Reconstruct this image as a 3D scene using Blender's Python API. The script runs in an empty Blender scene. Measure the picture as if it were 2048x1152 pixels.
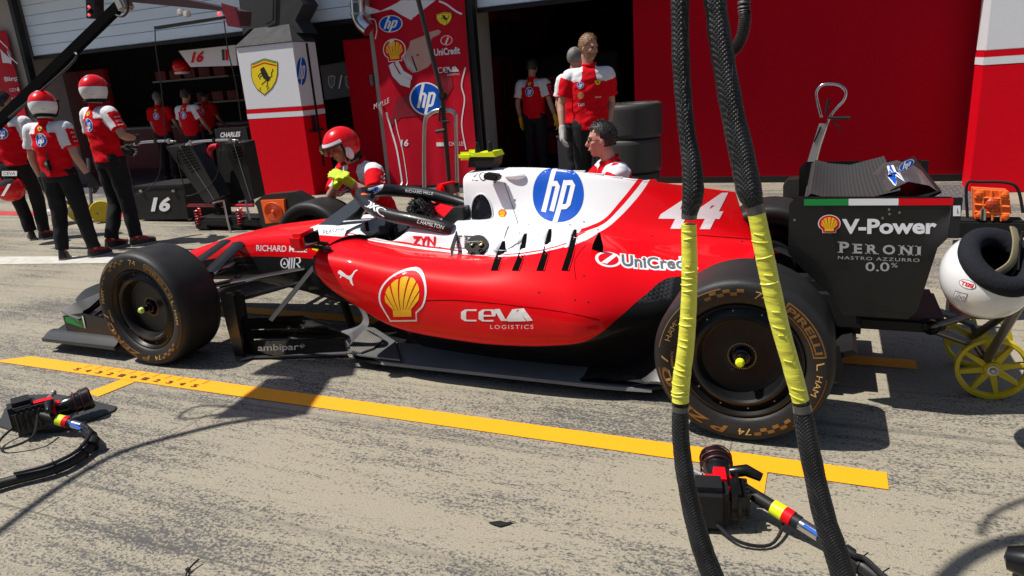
import bpy, bmesh, math, random
import numpy as np
from mathutils import Vector, Matrix, noise
from mathutils.bvhtree import BVHTree
random.seed(7)
S=bpy.context.scene; COL=S.collection; R=math.radians
# ---------------- camera, light, exposure ----------------
CF,CYAW,CPIT,CROL,CH=1426.9,R(24.29),R(16.51),R(-4.149),1.529
def _axes():
    cy,sy=math.cos(CYAW),math.sin(CYAW)
    f=Vector((-sy*math.cos(CPIT),cy*math.cos(CPIT),-math.sin(CPIT))); r=Vector((cy,sy,0)); u=r.cross(f)
    c,s=math.cos(CROL),math.sin(CROL)
    return c*r+s*u, -s*r+c*u, f
CR,CU,CFW=_axes(); CP=Vector((0,0,CH))
cd=bpy.data.cameras.new("camera"); cam=bpy.data.objects.new("camera",cd); COL.objects.link(cam)
m=Matrix.Identity(4)
for i in range(3): m[i][0]=CR[i]; m[i][1]=CU[i]; m[i][2]=-CFW[i]; m[i][3]=CP[i]
cam.matrix_world=m; cd.sensor_width=36; cd.lens=CF/2048*36; cd.clip_end=2000; cd.clip_start=.05
S.camera=cam
SUN=Vector((-.5,-.22,1)).normalized()
w=bpy.data.worlds.new("World"); S.world=w; w.use_nodes=True; nt=w.node_tree
sky=nt.nodes.new('ShaderNodeTexSky'); sky.sky_type='NISHITA'; sky.sun_disc=False
sky.sun_elevation=math.asin(SUN.z); sky.sun_rotation=math.atan2(SUN.x,SUN.y)
bg=nt.nodes['Background']; bg.inputs[1].default_value=.072; nt.links.new(sky.outputs[0],bg.inputs[0])
sl=bpy.data.lights.new("sun",'SUN'); sl.energy=5.0; sl.angle=R(.5); sl.color=(1,.955,.88)
so=bpy.data.objects.new("sun",sl); so.rotation_euler=SUN.to_track_quat('Z','Y').to_euler(); so.location=(-8,-4,14); COL.objects.link(so)
S.view_settings.view_transform='Standard'; S.view_settings.look='None'; S.view_settings.exposure=0.18
# ---------------- helpers ----------------
def U(x,y,ax,v):
    d=CFW+CR*((x-1024)/CF)-CU*((y-576)/CF); t=(v-CP[ax])/d[ax]; return CP+d*t
def ray(x,y): return (CFW+CR*((x-1024)/CF)-CU*((y-576)/CF)).normalized()
def V(*a): return Vector(a)
class MB:
    def __init__(s): s.v=[];s.f=[];s.m=[];s.mi=0
    def add(s,vs,fs,mi=None):
        b=len(s.v); s.v+= [tuple(p) for p in vs]; s.f+=[tuple(i+b for i in f) for f in fs]; s.m+=[s.mi if mi is None else mi]*len(fs); return s
    def box(s,c,d,rot=None,bev=0,mi=None):
        bm=bmesh.new(); bmesh.ops.create_cube(bm,size=1)
        for v in bm.verts: v.co=Vector((v.co.x*d[0],v.co.y*d[1],v.co.z*d[2]))
        if bev: bmesh.ops.bevel(bm,geom=bm.edges[:],offset=bev,segments=2,affect='EDGES')
        M=rot.to_3x3() if rot else Matrix.Identity(3)
        bm.verts.index_update()
        s.add([M@v.co+Vector(c) for v in bm.verts],[[v.index for v in f.verts] for f in bm.faces],mi); bm.free(); return s
    def prism(s,poly,ext,mi=None):      # poly: 3d points, ext: extrusion vector
        n=len(poly); P=[Vector(p) for p in poly]; e=Vector(ext)
        vs=P+[p+e for p in P]; fs=[list(range(n))[::-1],list(range(n,2*n))]+[[i,(i+1)%n,n+(i+1)%n,n+i] for i in range(n)]
        return s.add(vs,fs,mi)
    def tube(s,pts,r,n=10,cap=True,flat=1.0,up=None,mi=None):  # flat: squash along the local side axis
        P=[Vector(p) for p in pts]; k=len(P); rr=r if isinstance(r,(list,tuple)) else [r]*k
        T=[(P[min(i+1,k-1)]-P[max(i-1,0)]).normalized() for i in range(k)]
        a=Vector(up) if up else (Vector((0,0,1)) if abs(T[0].z)<.9 else Vector((0,1,0)))
        vs=[];fs=[]
        for i in range(k):
            b=T[i].cross(a)
            if b.length<1e-5: b=T[i].orthogonal()
            b.normalize(); a2=b.cross(T[i]).normalized()
            if not up: a=a2
            for j in range(n):
                t=2*math.pi*j/n; vs.append(P[i]+a2*(rr[i]*math.sin(t))+b*(rr[i]*flat*math.cos(t)))
        for i in range(k-1):
            for j in range(n): fs.append([i*n+j,i*n+(j+1)%n,(i+1)*n+(j+1)%n,(i+1)*n+j])
        if cap: fs.append(list(range(n))); fs.append([(k-1)*n+j for j in range(n)][::-1])
        return s.add(vs,fs,mi)
    def caps(s,pts,r,n=14,mi=None):     # closed round-ended chain
        P=[Vector(p) for p in pts]; rr=list(r) if isinstance(r,(list,tuple)) else [r]*len(P)
        a=(P[0]-P[1]).normalized(); b=(P[-1]-P[-2]).normalized()
        A=[(P[0]+a*rr[0]*math.sin(t),rr[0]*math.cos(t)+1e-4) for t in (1.5,1.1,.6)]
        B=[(P[-1]+b*rr[-1]*math.sin(t),rr[-1]*math.cos(t)+1e-4) for t in (.6,1.1,1.5)]
        return s.tube([p for p,_ in A]+P+[p for p,_ in B],[q for _,q in A]+rr+[q for _,q in B],n,mi=mi)
    def lathe(s,prof,o,ax,n=48,mi=None,cap=False,mis=None):  # prof: (r,h) along axis ax from o
        ax=Vector(ax).normalized(); b=ax.orthogonal().normalized() if abs(ax.y)<.9 else Vector((1,0,0)); c=ax.cross(b); o=Vector(o); vs=[];k=len(prof)
        for r,h in prof:
            for j in range(n):
                t=2*math.pi*j/n; vs.append(o+ax*h+(b*math.cos(t)+c*math.sin(t))*max(r,1e-4))
        for i in range(k-1):
            s.add(vs[i*n:(i+2)*n],[[j,(j+1)%n,n+(j+1)%n,n+j] for j in range(n)],mis[i] if mis else mi)
        if cap: s.add(vs[:n],[list(range(n))],mi); s.add(vs[-n:],[list(range(n))[::-1]],mi)
        return s
    def grid(s,rows,mi=None,closed=False):
        k=len(rows);n=len(rows[0]);vs=[p for r in rows for p in r]; fs=[]
        for i in range(k-1):
            for j in range(n if closed else n-1): fs.append([i*n+j,i*n+(j+1)%n,(i+1)*n+(j+1)%n,(i+1)*n+j])
        return s.add(vs,fs,mi)
    def ball(s,c,r,n=16,mi=None,rot=None):
        rr=Vector(r) if hasattr(r,'__len__') else Vector((r,r,r)); c=Vector(c); rows=[]
        for i in range(n//2+1):
            p=math.pi*i/(n//2)
            row=[]
            for j in range(n):
                t=2*math.pi*j/n; q=Vector((rr.x*math.sin(p)*math.cos(t),rr.y*math.sin(p)*math.sin(t),rr.z*math.cos(p)))
                row.append(c+(rot@q if rot else q))
            rows.append(row)
        return s.grid(rows,mi,True)
def crs(P,n):   # Catmull-Rom resample of a list of arrays
    P=np.array(P,float); k=len(P); out=[]
    for t in np.linspace(0,k-1,n):
        i=min(int(t),k-2); u=t-i; p0=P[max(i-1,0)];p1=P[i];p2=P[i+1];p3=P[min(i+2,k-1)]
        out.append(.5*((2*p1)+(-p0+p2)*u+(2*p0-5*p1+4*p2-p3)*u*u+(-p0+3*p1-3*p2+p3)*u**3))
    return np.array(out)
def crv(P,n): return [Vector(p) for p in crs([tuple(p) for p in P],n)]
def thing(name,label,cat,loc,group=None):
    o=bpy.data.objects.new(name,None); COL.objects.link(o); o.location=loc; o.empty_display_size=.1; tag(o,label,cat,group); return o
def tag(o,label=None,cat=None,group=None,kind=None):
    if label: o['label']=label
    if cat: o['category']=cat
    if group: o['group']=group
    if kind: o['kind']=kind
    return o
def obj(name,mb,mats,parent=None,smooth=False,origin=None,auto=None,world=True,weld=True):
    me=bpy.data.meshes.new(name); mats=mats if isinstance(mats,(list,tuple)) else [mats]
    o0=Vector(origin) if origin is not None else Vector((0,0,0))
    me.from_pydata([Vector(v)-o0 for v in mb.v],[],mb.f)
    for mt in mats: me.materials.append(mt)
    if len(mats)>1: me.polygons.foreach_set('material_index',mb.m)
    bm=bmesh.new(); bm.from_mesh(me)
    if weld: bmesh.ops.remove_doubles(bm,verts=bm.verts,dist=2e-5)
    bmesh.ops.recalc_face_normals(bm,faces=bm.faces); bm.to_mesh(me); bm.free()
    o=bpy.data.objects.new(name,me); COL.objects.link(o)
    if smooth:
        me.polygons.foreach_set('use_smooth',[True]*len(me.polygons))
        me.set_sharp_from_angle(angle=R(auto if auto else 40))
    if parent:
        o.parent=parent
        if world and parent.type=='EMPTY': o.location=-parent.location
    else: o.location=o0
    return o
def struct(name,mb,mt,**k): return tag(obj(name,mb,mt,**k),kind='structure')
# ---------------- materials ----------------
def mat(name,c,rough=.5,metal=0,coat=0,spec=.5,var=0,vs=8,bump=0,bs=60,emit=0,alpha=1,stretch=(1,1,1),trans=0):
    m=bpy.data.materials.new(name); m.use_nodes=True; t=m.node_tree; b=t.nodes['Principled BSDF']; c=tuple(c)+(1,)
    b.inputs['Base Color'].default_value=c; b.inputs['Roughness'].default_value=rough; b.inputs['Metallic'].default_value=metal
    b.inputs['Coat Weight'].default_value=coat; b.inputs['Coat Roughness'].default_value=.04; b.inputs['Specular IOR Level'].default_value=spec
    if alpha<1: b.inputs['Alpha'].default_value=alpha
    if trans: b.inputs['Transmission Weight'].default_value=trans
    if emit: b.inputs['Emission Color'].default_value=c; b.inputs['Emission Strength'].default_value=emit
    if var or bump:
        tc=t.nodes.new('ShaderNodeTexCoord'); mp=t.nodes.new('ShaderNodeMapping'); mp.inputs['Scale'].default_value=stretch; t.links.new(tc.outputs['Object'],mp.inputs[0])
    if var:
        n=t.nodes.new('ShaderNodeTexNoise'); n.inputs['Scale'].default_value=vs; n.inputs['Detail'].default_value=5; t.links.new(mp.outputs[0],n.inputs[0])
        x=t.nodes.new('ShaderNodeMix'); x.data_type='RGBA'; t.links.new(n.outputs[0],x.inputs[0])
        x.inputs[6].default_value=tuple(max(0,v*(1-var)) for v in c[:3])+(1,); x.inputs[7].default_value=tuple(min(1,v*(1+var)+var*.01) for v in c[:3])+(1,)
        t.links.new(x.outputs[2],b.inputs['Base Color'])
        q=t.nodes.new('ShaderNodeMapRange'); q.inputs[3].default_value=rough*.85; q.inputs[4].default_value=min(1,rough*1.2); t.links.new(n.outputs[0],q.inputs[0]); t.links.new(q.outputs[0],b.inputs['Roughness'])
    if bump:
        n=t.nodes.new('ShaderNodeTexNoise'); n.inputs['Scale'].default_value=bs; n.inputs['Detail'].default_value=4; t.links.new(mp.outputs[0],n.inputs[0])
        u=t.nodes.new('ShaderNodeBump'); u.inputs['Strength'].default_value=bump; u.inputs['Distance'].default_value=.01; t.links.new(n.outputs[0],u.inputs['Height']); t.links.new(u.outputs[0],b.inputs['Normal'])
    return m
class NT:   # small node-graph helper
    def __init__(s,m): s.t=m.node_tree; s.b=s.t.nodes['Principled BSDF']
    def n(s,ty,**k):
        x=s.t.nodes.new(ty)
        for a,v in k.items(): setattr(x,a,v)
        return x
    def l(s,a,b): s.t.links.new(a,b)
    def math(s,op,a,b=None,c=None):
        x=s.n('ShaderNodeMath',operation=op)
        for i,v in enumerate((a,b,c)):
            if v is None: continue
            if isinstance(v,(int,float)): x.inputs[i].default_value=v
            else: s.l(v,x.inputs[i])
        return x.outputs[0]
    def mix(s,f,a,b):
        x=s.n('ShaderNodeMix',data_type='RGBA')
        for i,v in ((0,f),(6,a),(7,b)):
            if isinstance(v,(int,float)): x.inputs[i].default_value=v
            elif isinstance(v,tuple): x.inputs[i].default_value=v+(1,) if len(v)==3 else v
            else: s.l(v,x.inputs[i])
        return x.outputs[2]
    def coords(s):
        tc=s.n('ShaderNodeTexCoord'); sp=s.n('ShaderNodeSeparateXYZ'); s.l(tc.outputs['Object'],sp.inputs[0]); return tc.outputs['Object'],sp.outputs
    def noise(s,vec,scale,detail=4,stretch=(1,1,1),rough=.5,loc=(0,0,0)):
        mp=s.n('ShaderNodeMapping'); mp.inputs['Scale'].default_value=stretch; mp.inputs['Location'].default_value=loc; s.l(vec,mp.inputs[0])
        x=s.n('ShaderNodeTexNoise'); x.inputs['Scale'].default_value=scale; x.inputs['Detail'].default_value=detail; x.inputs['Roughness'].default_value=rough; s.l(mp.outputs[0],x.inputs[0]); return x.outputs[0]
    def ramp(s,v,a,b):
        x=s.n('ShaderNodeMapRange'); x.inputs[1].default_value=a; x.inputs[2].default_value=b; s.l(v,x.inputs[0]); return x.outputs[0]
    def curve(s,v,pts,x0,x1,y1):   # piecewise curve of v
        m=s.n('ShaderNodeMapRange'); m.inputs[1].default_value=x0; m.inputs[2].default_value=x1; s.l(v,m.inputs[0])
        c=s.n('ShaderNodeFloatCurve'); s.l(m.outputs[0],c.inputs[1]); cu=c.mapping.curves[0]; q=[((x-x0)/(x1-x0),y/y1) for x,y in pts]
        while len(cu.points)<len(q): cu.points.new(.5,.5)
        for p,(x,y) in zip(cu.points,q): p.location=(x,y); p.handle_type='AUTO_CLAMPED'
        c.mapping.update(); return s.math('MULTIPLY',c.outputs[0],y1)
RED=mat('red_paint',(.80,.002,.007),.4,coat=.4,spec=.12,var=.04)
WHITE=mat('white_paint',(.80,.81,.83),.3,coat=1)
GBLK=mat('gloss_black',(.006,.006,.0065),.25,coat=.15,spec=.35,var=.2)
BLK=mat('satin_black',(.010,.010,.011),.5,spec=.3,var=.25)
MBLK=mat('matt_black',(.013,.013,.0135),.85,spec=.25,var=.3)
DARK=mat('deep_black',(.003,.003,.003),.95,spec=.05)
STEEL=mat('steel',(.55,.55,.56),.3,metal=1,var=.1)
GREY=mat('grey_metal',(.28,.28,.29),.45,metal=.7,var=.15)
LWHITE=mat('logo_white',(.82,.82,.84),.4); LBLUE=mat('logo_blue',(.002,.085,.50),.5,spec=.15); LRED=mat('logo_red',(.70,.004,.012),.5,spec=.15)
LYEL=mat('logo_yellow',(.92,.50,.015),.4); LBRY=mat('shield_yellow',(.9,.68,.01),.4); LBLK=mat('logo_black',(.01,.01,.011),.5); LGREY=mat('logo_silver',(.45,.46,.48),.35,metal=.3); LDG=mat('logo_dark_grey',(.11,.14,.15),.35)
GOLD=mat('tyre_gold',(.20,.095,.018),.5,var=.3,vs=30); CHALK=mat('marker_yellow',(.55,.34,.10),.7)
GREEN=mat('flag_green',(.004,.25,.05),.4); NEON=mat('neon_yellow',(.72,.85,.01),.45); ORANGE=mat('orange_plastic',(.95,.13,.01),.4,var=.06)
def carbon(name,c1,c2,scale,rough=.28):
    m=mat(name,c1,rough,coat=.12,spec=.35); g=NT(m); v,_=g.coords()
    w1=g.n('ShaderNodeTexWave',bands_direction='DIAGONAL'); w1.inputs['Scale'].default_value=scale; g.l(v,w1.inputs[0])
    n=g.noise(v,7,3); f=g.math('MULTIPLY',w1.outputs[1],n); g.l(g.mix(f,c1,c2),g.b.inputs['Base Color'])
    bp=g.n('ShaderNodeBump'); bp.inputs['Strength'].default_value=.08; g.l(w1.outputs[1],bp.inputs['Height']); g.l(bp.outputs[0],g.b.inputs['Normal']); return m
CARB=carbon('carbon_fibre',(.007,.007,.0075),(.026,.026,.028),26,.35)
CARB2=carbon('ribbed_carbon',(.016,.016,.016),(.075,.072,.07),38,.38)
# ---------------- logos & lettering ----------------
_tc={}
def text(s,shear=0,bold=0,size=1,space=1):
    k=(s,shear,bold,space)
    if k not in _tc:
        cu=bpy.data.curves.new('t','FONT'); cu.body=s; cu.shear=shear; cu.offset=bold; cu.resolution_u=3; cu.space_character=space
        o=bpy.data.objects.new('t',cu); COL.objects.link(o); dg=bpy.context.evaluated_depsgraph_get(); me=bpy.data.meshes.new_from_object(o.evaluated_get(dg))
        vs=[(v.co.x,v.co.y) for v in me.vertices]; fs=[tuple(p.vertices) for p in me.polygons]
        bpy.data.objects.remove(o); bpy.data.meshes.remove(me); bpy.data.curves.remove(cu)
        x0=min(v[0] for v in vs);x1=max(v[0] for v in vs);y0=min(v[1] for v in vs);y1=max(v[1] for v in vs)
        _tc[k]=([((x-x0)/(x1-x0),(y-y0)/(y1-y0)) for x,y in vs],fs)
    return _tc[k]
def xf(sh,x0,y0,x1,y1,rot=0):     # place a shape (vs,fs) into box
    vs,fs=sh; c,s=math.cos(rot),math.sin(rot); o=[]
    for x,y in vs:
        X=x0+(x1-x0)*x; Y=y0+(y1-y0)*y; o.append((X,Y))
    if rot:
        cx,cy=(x0+x1)/2,(y0+y1)/2; o=[(cx+(a-cx)*c-(b-cy)*s,cy+(a-cx)*s+(b-cy)*c) for a,b in o]
    return (o,fs)
def poly(p): return (list(p),[tuple(range(len(p)))])
def ell(cx,cy,rx,ry,n=40): return poly([(cx+rx*math.cos(2*math.pi*i/n),cy+ry*math.sin(2*math.pi*i/n)) for i in range(n)])
def rect(x0,y0,x1,y1): return poly([(x0,y0),(x1,y0),(x1,y1),(x0,y1)])
def stroke(pts,w):   # thick polyline as quads
    vs=[];fs=[];n=len(pts)
    for i,(x,y) in enumerate(pts):
        a=pts[max(i-1,0)];b=pts[min(i+1,n-1)];dx,dy=b[0]-a[0],b[1]-a[1];l=math.hypot(dx,dy) or 1
        vs+=[(x-dy/l*w/2,y+dx/l*w/2),(x+dy/l*w/2,y-dx/l*w/2)]
    for i in range(n-1): fs.append((2*i,2*i+1,2*i+3,2*i+2))
    return (vs,fs)
def arc(cx,cy,r,a0,a1,n=12,ry=None): return [(cx+r*math.cos(R(a0+(a1-a0)*i/n)),cy+(ry or r)*math.sin(R(a0+(a1-a0)*i/n))) for i in range(n+1)]
# layers: list of (material, shape); every logo in a unit box
def hp_logo(ring=True,a=LBLUE,b=LWHITE):
    L=[(b,ell(.5,.5,.5,.5,48))] if ring else []
    L.append((a,ell(.5,.5,.46,.46,48)))
    sk=lambda x,y:(x+(y-.5)*.34,y)
    def st(pts,w): return (b,stroke([sk(*p) for p in pts],w))
    L+=[st([(.315,.24),(.315,.965)],.085),st([(.30,.655),(.43,.655),(.462,.62),(.462,.24)],.08),
        st([(.585,.035),(.585,.69)],.085),st([(.57,.655),(.70,.655),(.735,.62),(.735,.33),(.70,.295),(.59,.295)],.08)]
    return L
def shell_logo(edge=LWHITE,mid=LRED):
    def out(r,base): 
        p=[]
        for i in range(25):
            a=math.pi*(1.16-1.32*i/24); p.append((.5+r*math.cos(a),.54+r*math.sin(a)))
        p+=[(.5+r*.62,.54-r*.72),(.5+r*.60,base),(.5-r*.60,base),(.5-r*.62,.54-r*.72)]; return p
    L=[(edge,poly(out(.5,.0))),(mid,poly(out(.46,.035)))]
    for i in range(7):
        a0=math.pi*(1.10-1.20*i/7-.018); a1=math.pi*(1.10-1.20*(i+1)/7+.018)
        p=[(.5+.03*math.cos((a0+a1)/2),.16+.03*math.sin((a0+a1)/2))]; ro=.36
        pts=[(.5+ro*math.cos(a0+(a1-a0)*k/6)*1.0,.54+ (ro+.012*math.sin(math.pi*k/6))*math.sin(a0+(a1-a0)*k/6)) for k in range(7)]
        b0=.5+(i-3.5)*.055; b1=.5+(i-2.5)*.055
        L.append((LYEL,poly([(b0+.006,.26),*pts,(b1-.006,.26)])))
    L.append((LYEL,poly([(.30,.115),(.70,.115),(.70,.262),(.30,.262)]))); return L
def horse():   # prancing horse silhouette in a unit box
    B=[(.44,.40),(.38,.52),(.40,.62),(.36,.74),(.27,.80),(.25,.86),(.34,.92),(.44,.97),(.47,.90),(.55,.78),(.58,.66),(.66,.56),(.74,.48),(.76,.38),(.70,.30),(.58,.32),(.50,.40)]
    return [poly(B),stroke([(.66,.36),(.60,.24),(.64,.14),(.56,.04)],.05),stroke([(.56,.36),(.46,.26),(.36,.20),(.34,.14)],.045),
            stroke([(.42,.56),(.30,.56),(.22,.48),(.26,.40)],.045),stroke([(.40,.62),(.28,.68),(.18,.60),(.16,.52)],.045),stroke([(.74,.44),(.84,.52),(.82,.66),(.90,.76),(.86,.84)],.05)]
def shield():
    o=[(0,.88),(.5,1),(1,.88),(1,.55),(.93,.36),(.78,.17),(.5,0),(.22,.17),(.07,.36),(0,.55)]
    ins=lambda k:[(.5+(x-.5)*k,.52+(y-.52)*k) for x,y in o]
    L=[(LBLK,poly(o)),(LBRY,poly(ins(.95)))]
    L+=[(GREEN,poly([(.05,.86),(.5,.965),(.95,.86),(.95,.835),(.5,.94),(.05,.835)])),(LRED,poly([(.05,.80),(.5,.90),(.95,.80),(.95,.765),(.5,.865),(.05,.765)]))]
    L+=[(LBLK,xf(h,.16,.20,.90,.80)) for h in horse()]
    L+=[(LBLK,xf(text('S',.2),.30,.13,.38,.22)),(LBLK,xf(text('F',.2),.60,.13,.69,.22))]; return L
def puma():
    B=[(.0,.86),(.06,.98),(.16,.96),(.30,.84),(.48,.66),(.62,.62),(.74,.70),(.84,.92),(.97,1.0),(1,.93),(.90,.86),(.82,.66),(.76,.46),(.80,.20),(.86,.02),(.80,0),(.68,.18),(.64,.36),(.52,.44),(.36,.56),(.22,.62),(.20,.50),(.10,.50),(.16,.60),(.14,.72),(.05,.76)]
    return [(LWHITE,poly(B))]
def lines(ms,*rows):   # rows of (string,x0,y0,x1,y1,kw)
    return [(ms,xf(text(r[0],**(r[5] if len(r)>5 else {})),*r[1:5])) for r in rows]
def unicredit(a=LDG,edge=True):
    L=[(LWHITE,xf(text('UniCredit',bold=.13),.235,-.14,1.02,1.14)),(LWHITE,ell(.115,.45,.135,.64,28))]
    L+=[(LRED,ell(.115,.45,.105,.5,28)),(LWHITE,poly([(.04,.10),(.17,.93),(.205,.80),(.10,.05)]))]
    L+=lines(a,('UniCredit',.25,0,1,1,dict(bold=.02))); return L
def ceva(a=LWHITE):
    L=[(a,stroke([(.22,.82),(.07,.82),(.035,.74),(.035,.44),(.07,.36),(.22,.36)],.075)),
       (a,stroke([(.28,.58),(.46,.58),(.46,.74),(.43,.82),(.32,.82),(.285,.74),(.285,.44),(.32,.36),(.46,.36)],.07)),
       (a,stroke([(.50,.86),(.60,.37),(.66,.36),(.74,.82),(.82,.84),(.95,.34)],.075)),(a,poly([(.72,.62),(.66,.33),(.90,.33),(.80,.80)]))]
    return L+lines(a,('LOGISTICS',.42,0,1,.18,dict(space=1.3)))
def ibm(a=LWHITE):   # eight-bar letters
    L=[]
    for i in range(8):
        y=i/8; y1=y+.075
        seg={0:[(0,.25),(.3,.62),(.66,.80),(.88,1.0)],7:[(0,.25),(.3,.62),(.66,.80),(.88,1.0)]}.get(i,[(.07,.18),(.35,.45),(.52 if i in(3,4) else .55,.65),(.70,.79),(.91,.97)]+([(.45,.6)] if i in (3,4) else [])+([(.79,.86),(.84,.91)] if i>2 else []))
        L+=[(a,rect(p,y,q,y1)) for p,q in seg]
    return L
def decal(name,layers,P0,Pu,Pv,targets,parent,lift=.0012,maxe=.03,reach=.5,two=None):
    """sticker: unit box maps to P0,P0+u,P0+v and is laid onto the target surfaces along the sticker's normal"""
    P0,Pu,Pv=Vector(P0),Vector(Pu),Vector(Pv); eu,ev=Pu-P0,Pv-P0; N=eu.cross(ev).normalized()
    if N.dot(CP-P0)<0: N=-N
    mats=[];bmA=bmesh.new(); trees=[bvh(t) for t in (targets if isinstance(targets,list) else [targets])] if targets else []
    for k,(mt,(vs,fs)) in enumerate(layers):
        if mt not in mats: mats.append(mt)
        bm=bmesh.new(); bv=[bm.verts.new(P0+eu*x+ev*y) for x,y in vs]
        for f in fs:
            try: bm.faces.new([bv[i] for i in f]).material_index=mats.index(mt)
            except ValueError: pass
        bmesh.ops.triangulate(bm,faces=bm.faces[:])
        if trees and maxe:
            for _ in range(4):
                e=[x for x in bm.edges if x.calc_length()>maxe]
                if not e: break
                bmesh.ops.subdivide_edges(bm,edges=e,cuts=1); bmesh.ops.triangulate(bm,faces=[f for f in bm.faces if len(f.verts)>3])
        l=lift+.0006*min(k,3)+(.0004 if k>3 else 0)
        for v in bm.verts:
            o=v.co+N*reach; best=None
            for t in trees:
                h=t.ray_cast(o,-N,reach*2)
                if h[0] is not None and (best is None or h[3]<best[3]): best=h
            v.co=(best[0]+ (best[1] if best[1].dot(N)>0 else -best[1])*l) if best else v.co+N*l
        mp={};
        for v in bm.verts: mp[v.index if False else v]=bmA.verts.new(v.co)
        for f in bm.faces:
            try: bmA.faces.new([mp[v] for v in f.verts]).material_index=f.material_index
            except ValueError: pass
        bm.free()
    for f in bmA.faces:
        f.normal_update()
        if f.normal.dot(N)<0: f.normal_flip()
    me=bpy.data.meshes.new(name); bmA.to_mesh(me); bmA.free()
    for mt in mats: me.materials.append(mt)
    o=bpy.data.objects.new(name,me); COL.objects.link(o)
    if parent:
        o.parent=parent; r=parent
        if r.type=='EMPTY': o.location=-r.location
        else:
            M=wm(r); o.matrix_parent_inverse=M.inverted()
    return o
def wm(o):
    M=Matrix.LocRotScale(o.location,o.rotation_euler,o.scale)
    return (wm(o.parent)@o.matrix_parent_inverse@M) if o.parent else M
_bv={}
def bvh(o):
    if o.name not in _bv:
        M=wm(o); me=o.data; _bv[o.name]=BVHTree.FromPolygons([M@v.co for v in me.vertices],[tuple(p.vertices) for p in me.polygons])
    return _bv[o.name]
def hit(x,y,targets):
    best=None; d=ray(x,y)
    for t in targets:
        h=bvh(t).ray_cast(CP,d)
        if h[0] is not None and (best is None or h[3]<best[3]): best=h
    return best[0] if best else None
def proj(P):
    d=Vector(P)-CP; z=d.dot(CFW); return (1024+CF*d.dot(CR)/z,576-CF*d.dot(CU)/z)
def stick2(name,layers,cx,cy,w,h,targets,parent,v=(0,.30,.95),u=(1,0,0),**k):   # upright sticker of w x h photo pixels centred on a surface point
    C_=hit(cx,cy,targets); n=None; q=proj(C_)
    for t in targets:
        k_=bvh(t).find_nearest(C_)
        if k_[0] is not None and (n is None or k_[3]<bd): n,bd=k_[1],k_[3]
    if n.dot(CP-C_)<0: n=-n
    if n.z>.75: n=Vector((n.x*.3,-.66,.75))
    n=n.normalized(); u=(Vector(u)-n*n.dot(Vector(u))).normalized(); v=n.cross(u); v=v if v.z>0 else -v
    s=lambda d:math.dist(proj(C_+d*.01),q)/.01
    eu=u*(w/s(u)); ev=v*(h/s(v)); P0=C_-eu/2-ev/2
    return decal(name,layers,P0,P0+eu,P0+ev,targets,parent,**k)
def sticker(name,layers,a,b,c,targets,parent,**k):   # a,b,c: where the box's bottom-left, bottom-right and top-left corners lie
    T=targets if isinstance(targets,list) else [targets]; pts=[hit(*p,T) for p in (a,b,c)]
    if None in pts:
        ok=[p.y for p in pts if p is not None]
        if not ok: print('MISS',name,a,b,c); return
        pts=[p if p is not None else U(*q,1,sum(ok)/len(ok)) for p,q in zip(pts,(a,b,c))]
    return decal(name,layers,*pts,T,parent,**k)
# ---------------- setting ----------------
def concrete():
    m=mat('pit_lane_concrete',(.4,.36,.29),.85); g=NT(m); v,xyz=g.coords()
    fine=g.noise(v,85,3,(.8,1.1,1),.7); mid=g.noise(v,26,5,(.55,1.4,1),.65,(3,1,0)); big=g.noise(v,1.5,5,(.5,1.6,1),.6); huge=g.noise(v,.45,3,(.5,1.5,1),.5,(5,2,0)); st=g.noise(v,2.6,4,(.25,5,1),.6,(1,7,0))
    s=g.math('ADD',g.math('ADD',g.math('MULTIPLY',fine,1.55),g.math('MULTIPLY',mid,.75)),g.math('ADD',g.math('MULTIPLY',big,.85),g.math('ADD',g.math('MULTIPLY',huge,.60),g.math('MULTIPLY',st,.5))))
    f=g.math('MULTIPLY',g.ramp(s,2.11,2.32),.95)
    warm=g.noise(v,1.1,3,loc=(9,0,0)); base=g.mix(warm,(.280,.248,.185),(.243,.219,.171)); gr=g.noise(v,210,2); base=g.mix(g.ramp(gr,.45,.72),base,(.42,.365,.265))
    col=g.mix(f,base,(.066,.065,.066))
    # long dark rubber streaks and joints between the slabs
    rub=g.noise(v,1.3,4,(.12,7,1),.55,(2,3,0)); col=g.mix(g.math('MULTIPLY',g.ramp(rub,.58,.72),.6),col,(.07,.068,.066))
    sp=xyz[0]; jx=g.math('ABSOLUTE',g.math('SUBTRACT',g.math('FRACT',g.math('ADD',g.math('MULTIPLY',sp,.4),.62)),.5)); jl=g.math('LESS_THAN',jx,.0016)
    jy=g.math('ABSOLUTE',g.math('SUBTRACT',g.math('FRACT',g.math('ADD',g.math('MULTIPLY',xyz[1],.25),.13)),.5)); jl2=g.math('LESS_THAN',jy,.0012)
    col=g.mix(g.math('MULTIPLY',g.math('MAXIMUM',jl,jl2),.6),col,(.06,.055,.05))
    g.l(col,g.b.inputs['Base Color'])
    bp=g.n('ShaderNodeBump'); bp.inputs['Strength'].default_value=.35; bp.inputs['Distance'].default_value=.004; g.l(g.math('SUBTRACT',g.math('MULTIPLY',fine,1.0),f),bp.inputs['Height']); g.l(bp.outputs[0],g.b.inputs['Normal'])
    return m
struct('ground',MB().add([(-250,-250,0),(250,-250,0),(250,250,0),(-250,250,0)],[(0,1,2,3)]),concrete())
YLINE=mat('yellow_marking',(.93,.37,.003),.6,var=.06,vs=90,bump=.15,bs=200)
mk=MB()
def flat(pts,z=.004): mk.add([(x,y,z) for x,y in pts],[list(range(len(pts)))])
flat([(-4.86,2.575),(.27,2.58),(.27,2.70),(-4.68,2.70)])
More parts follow.
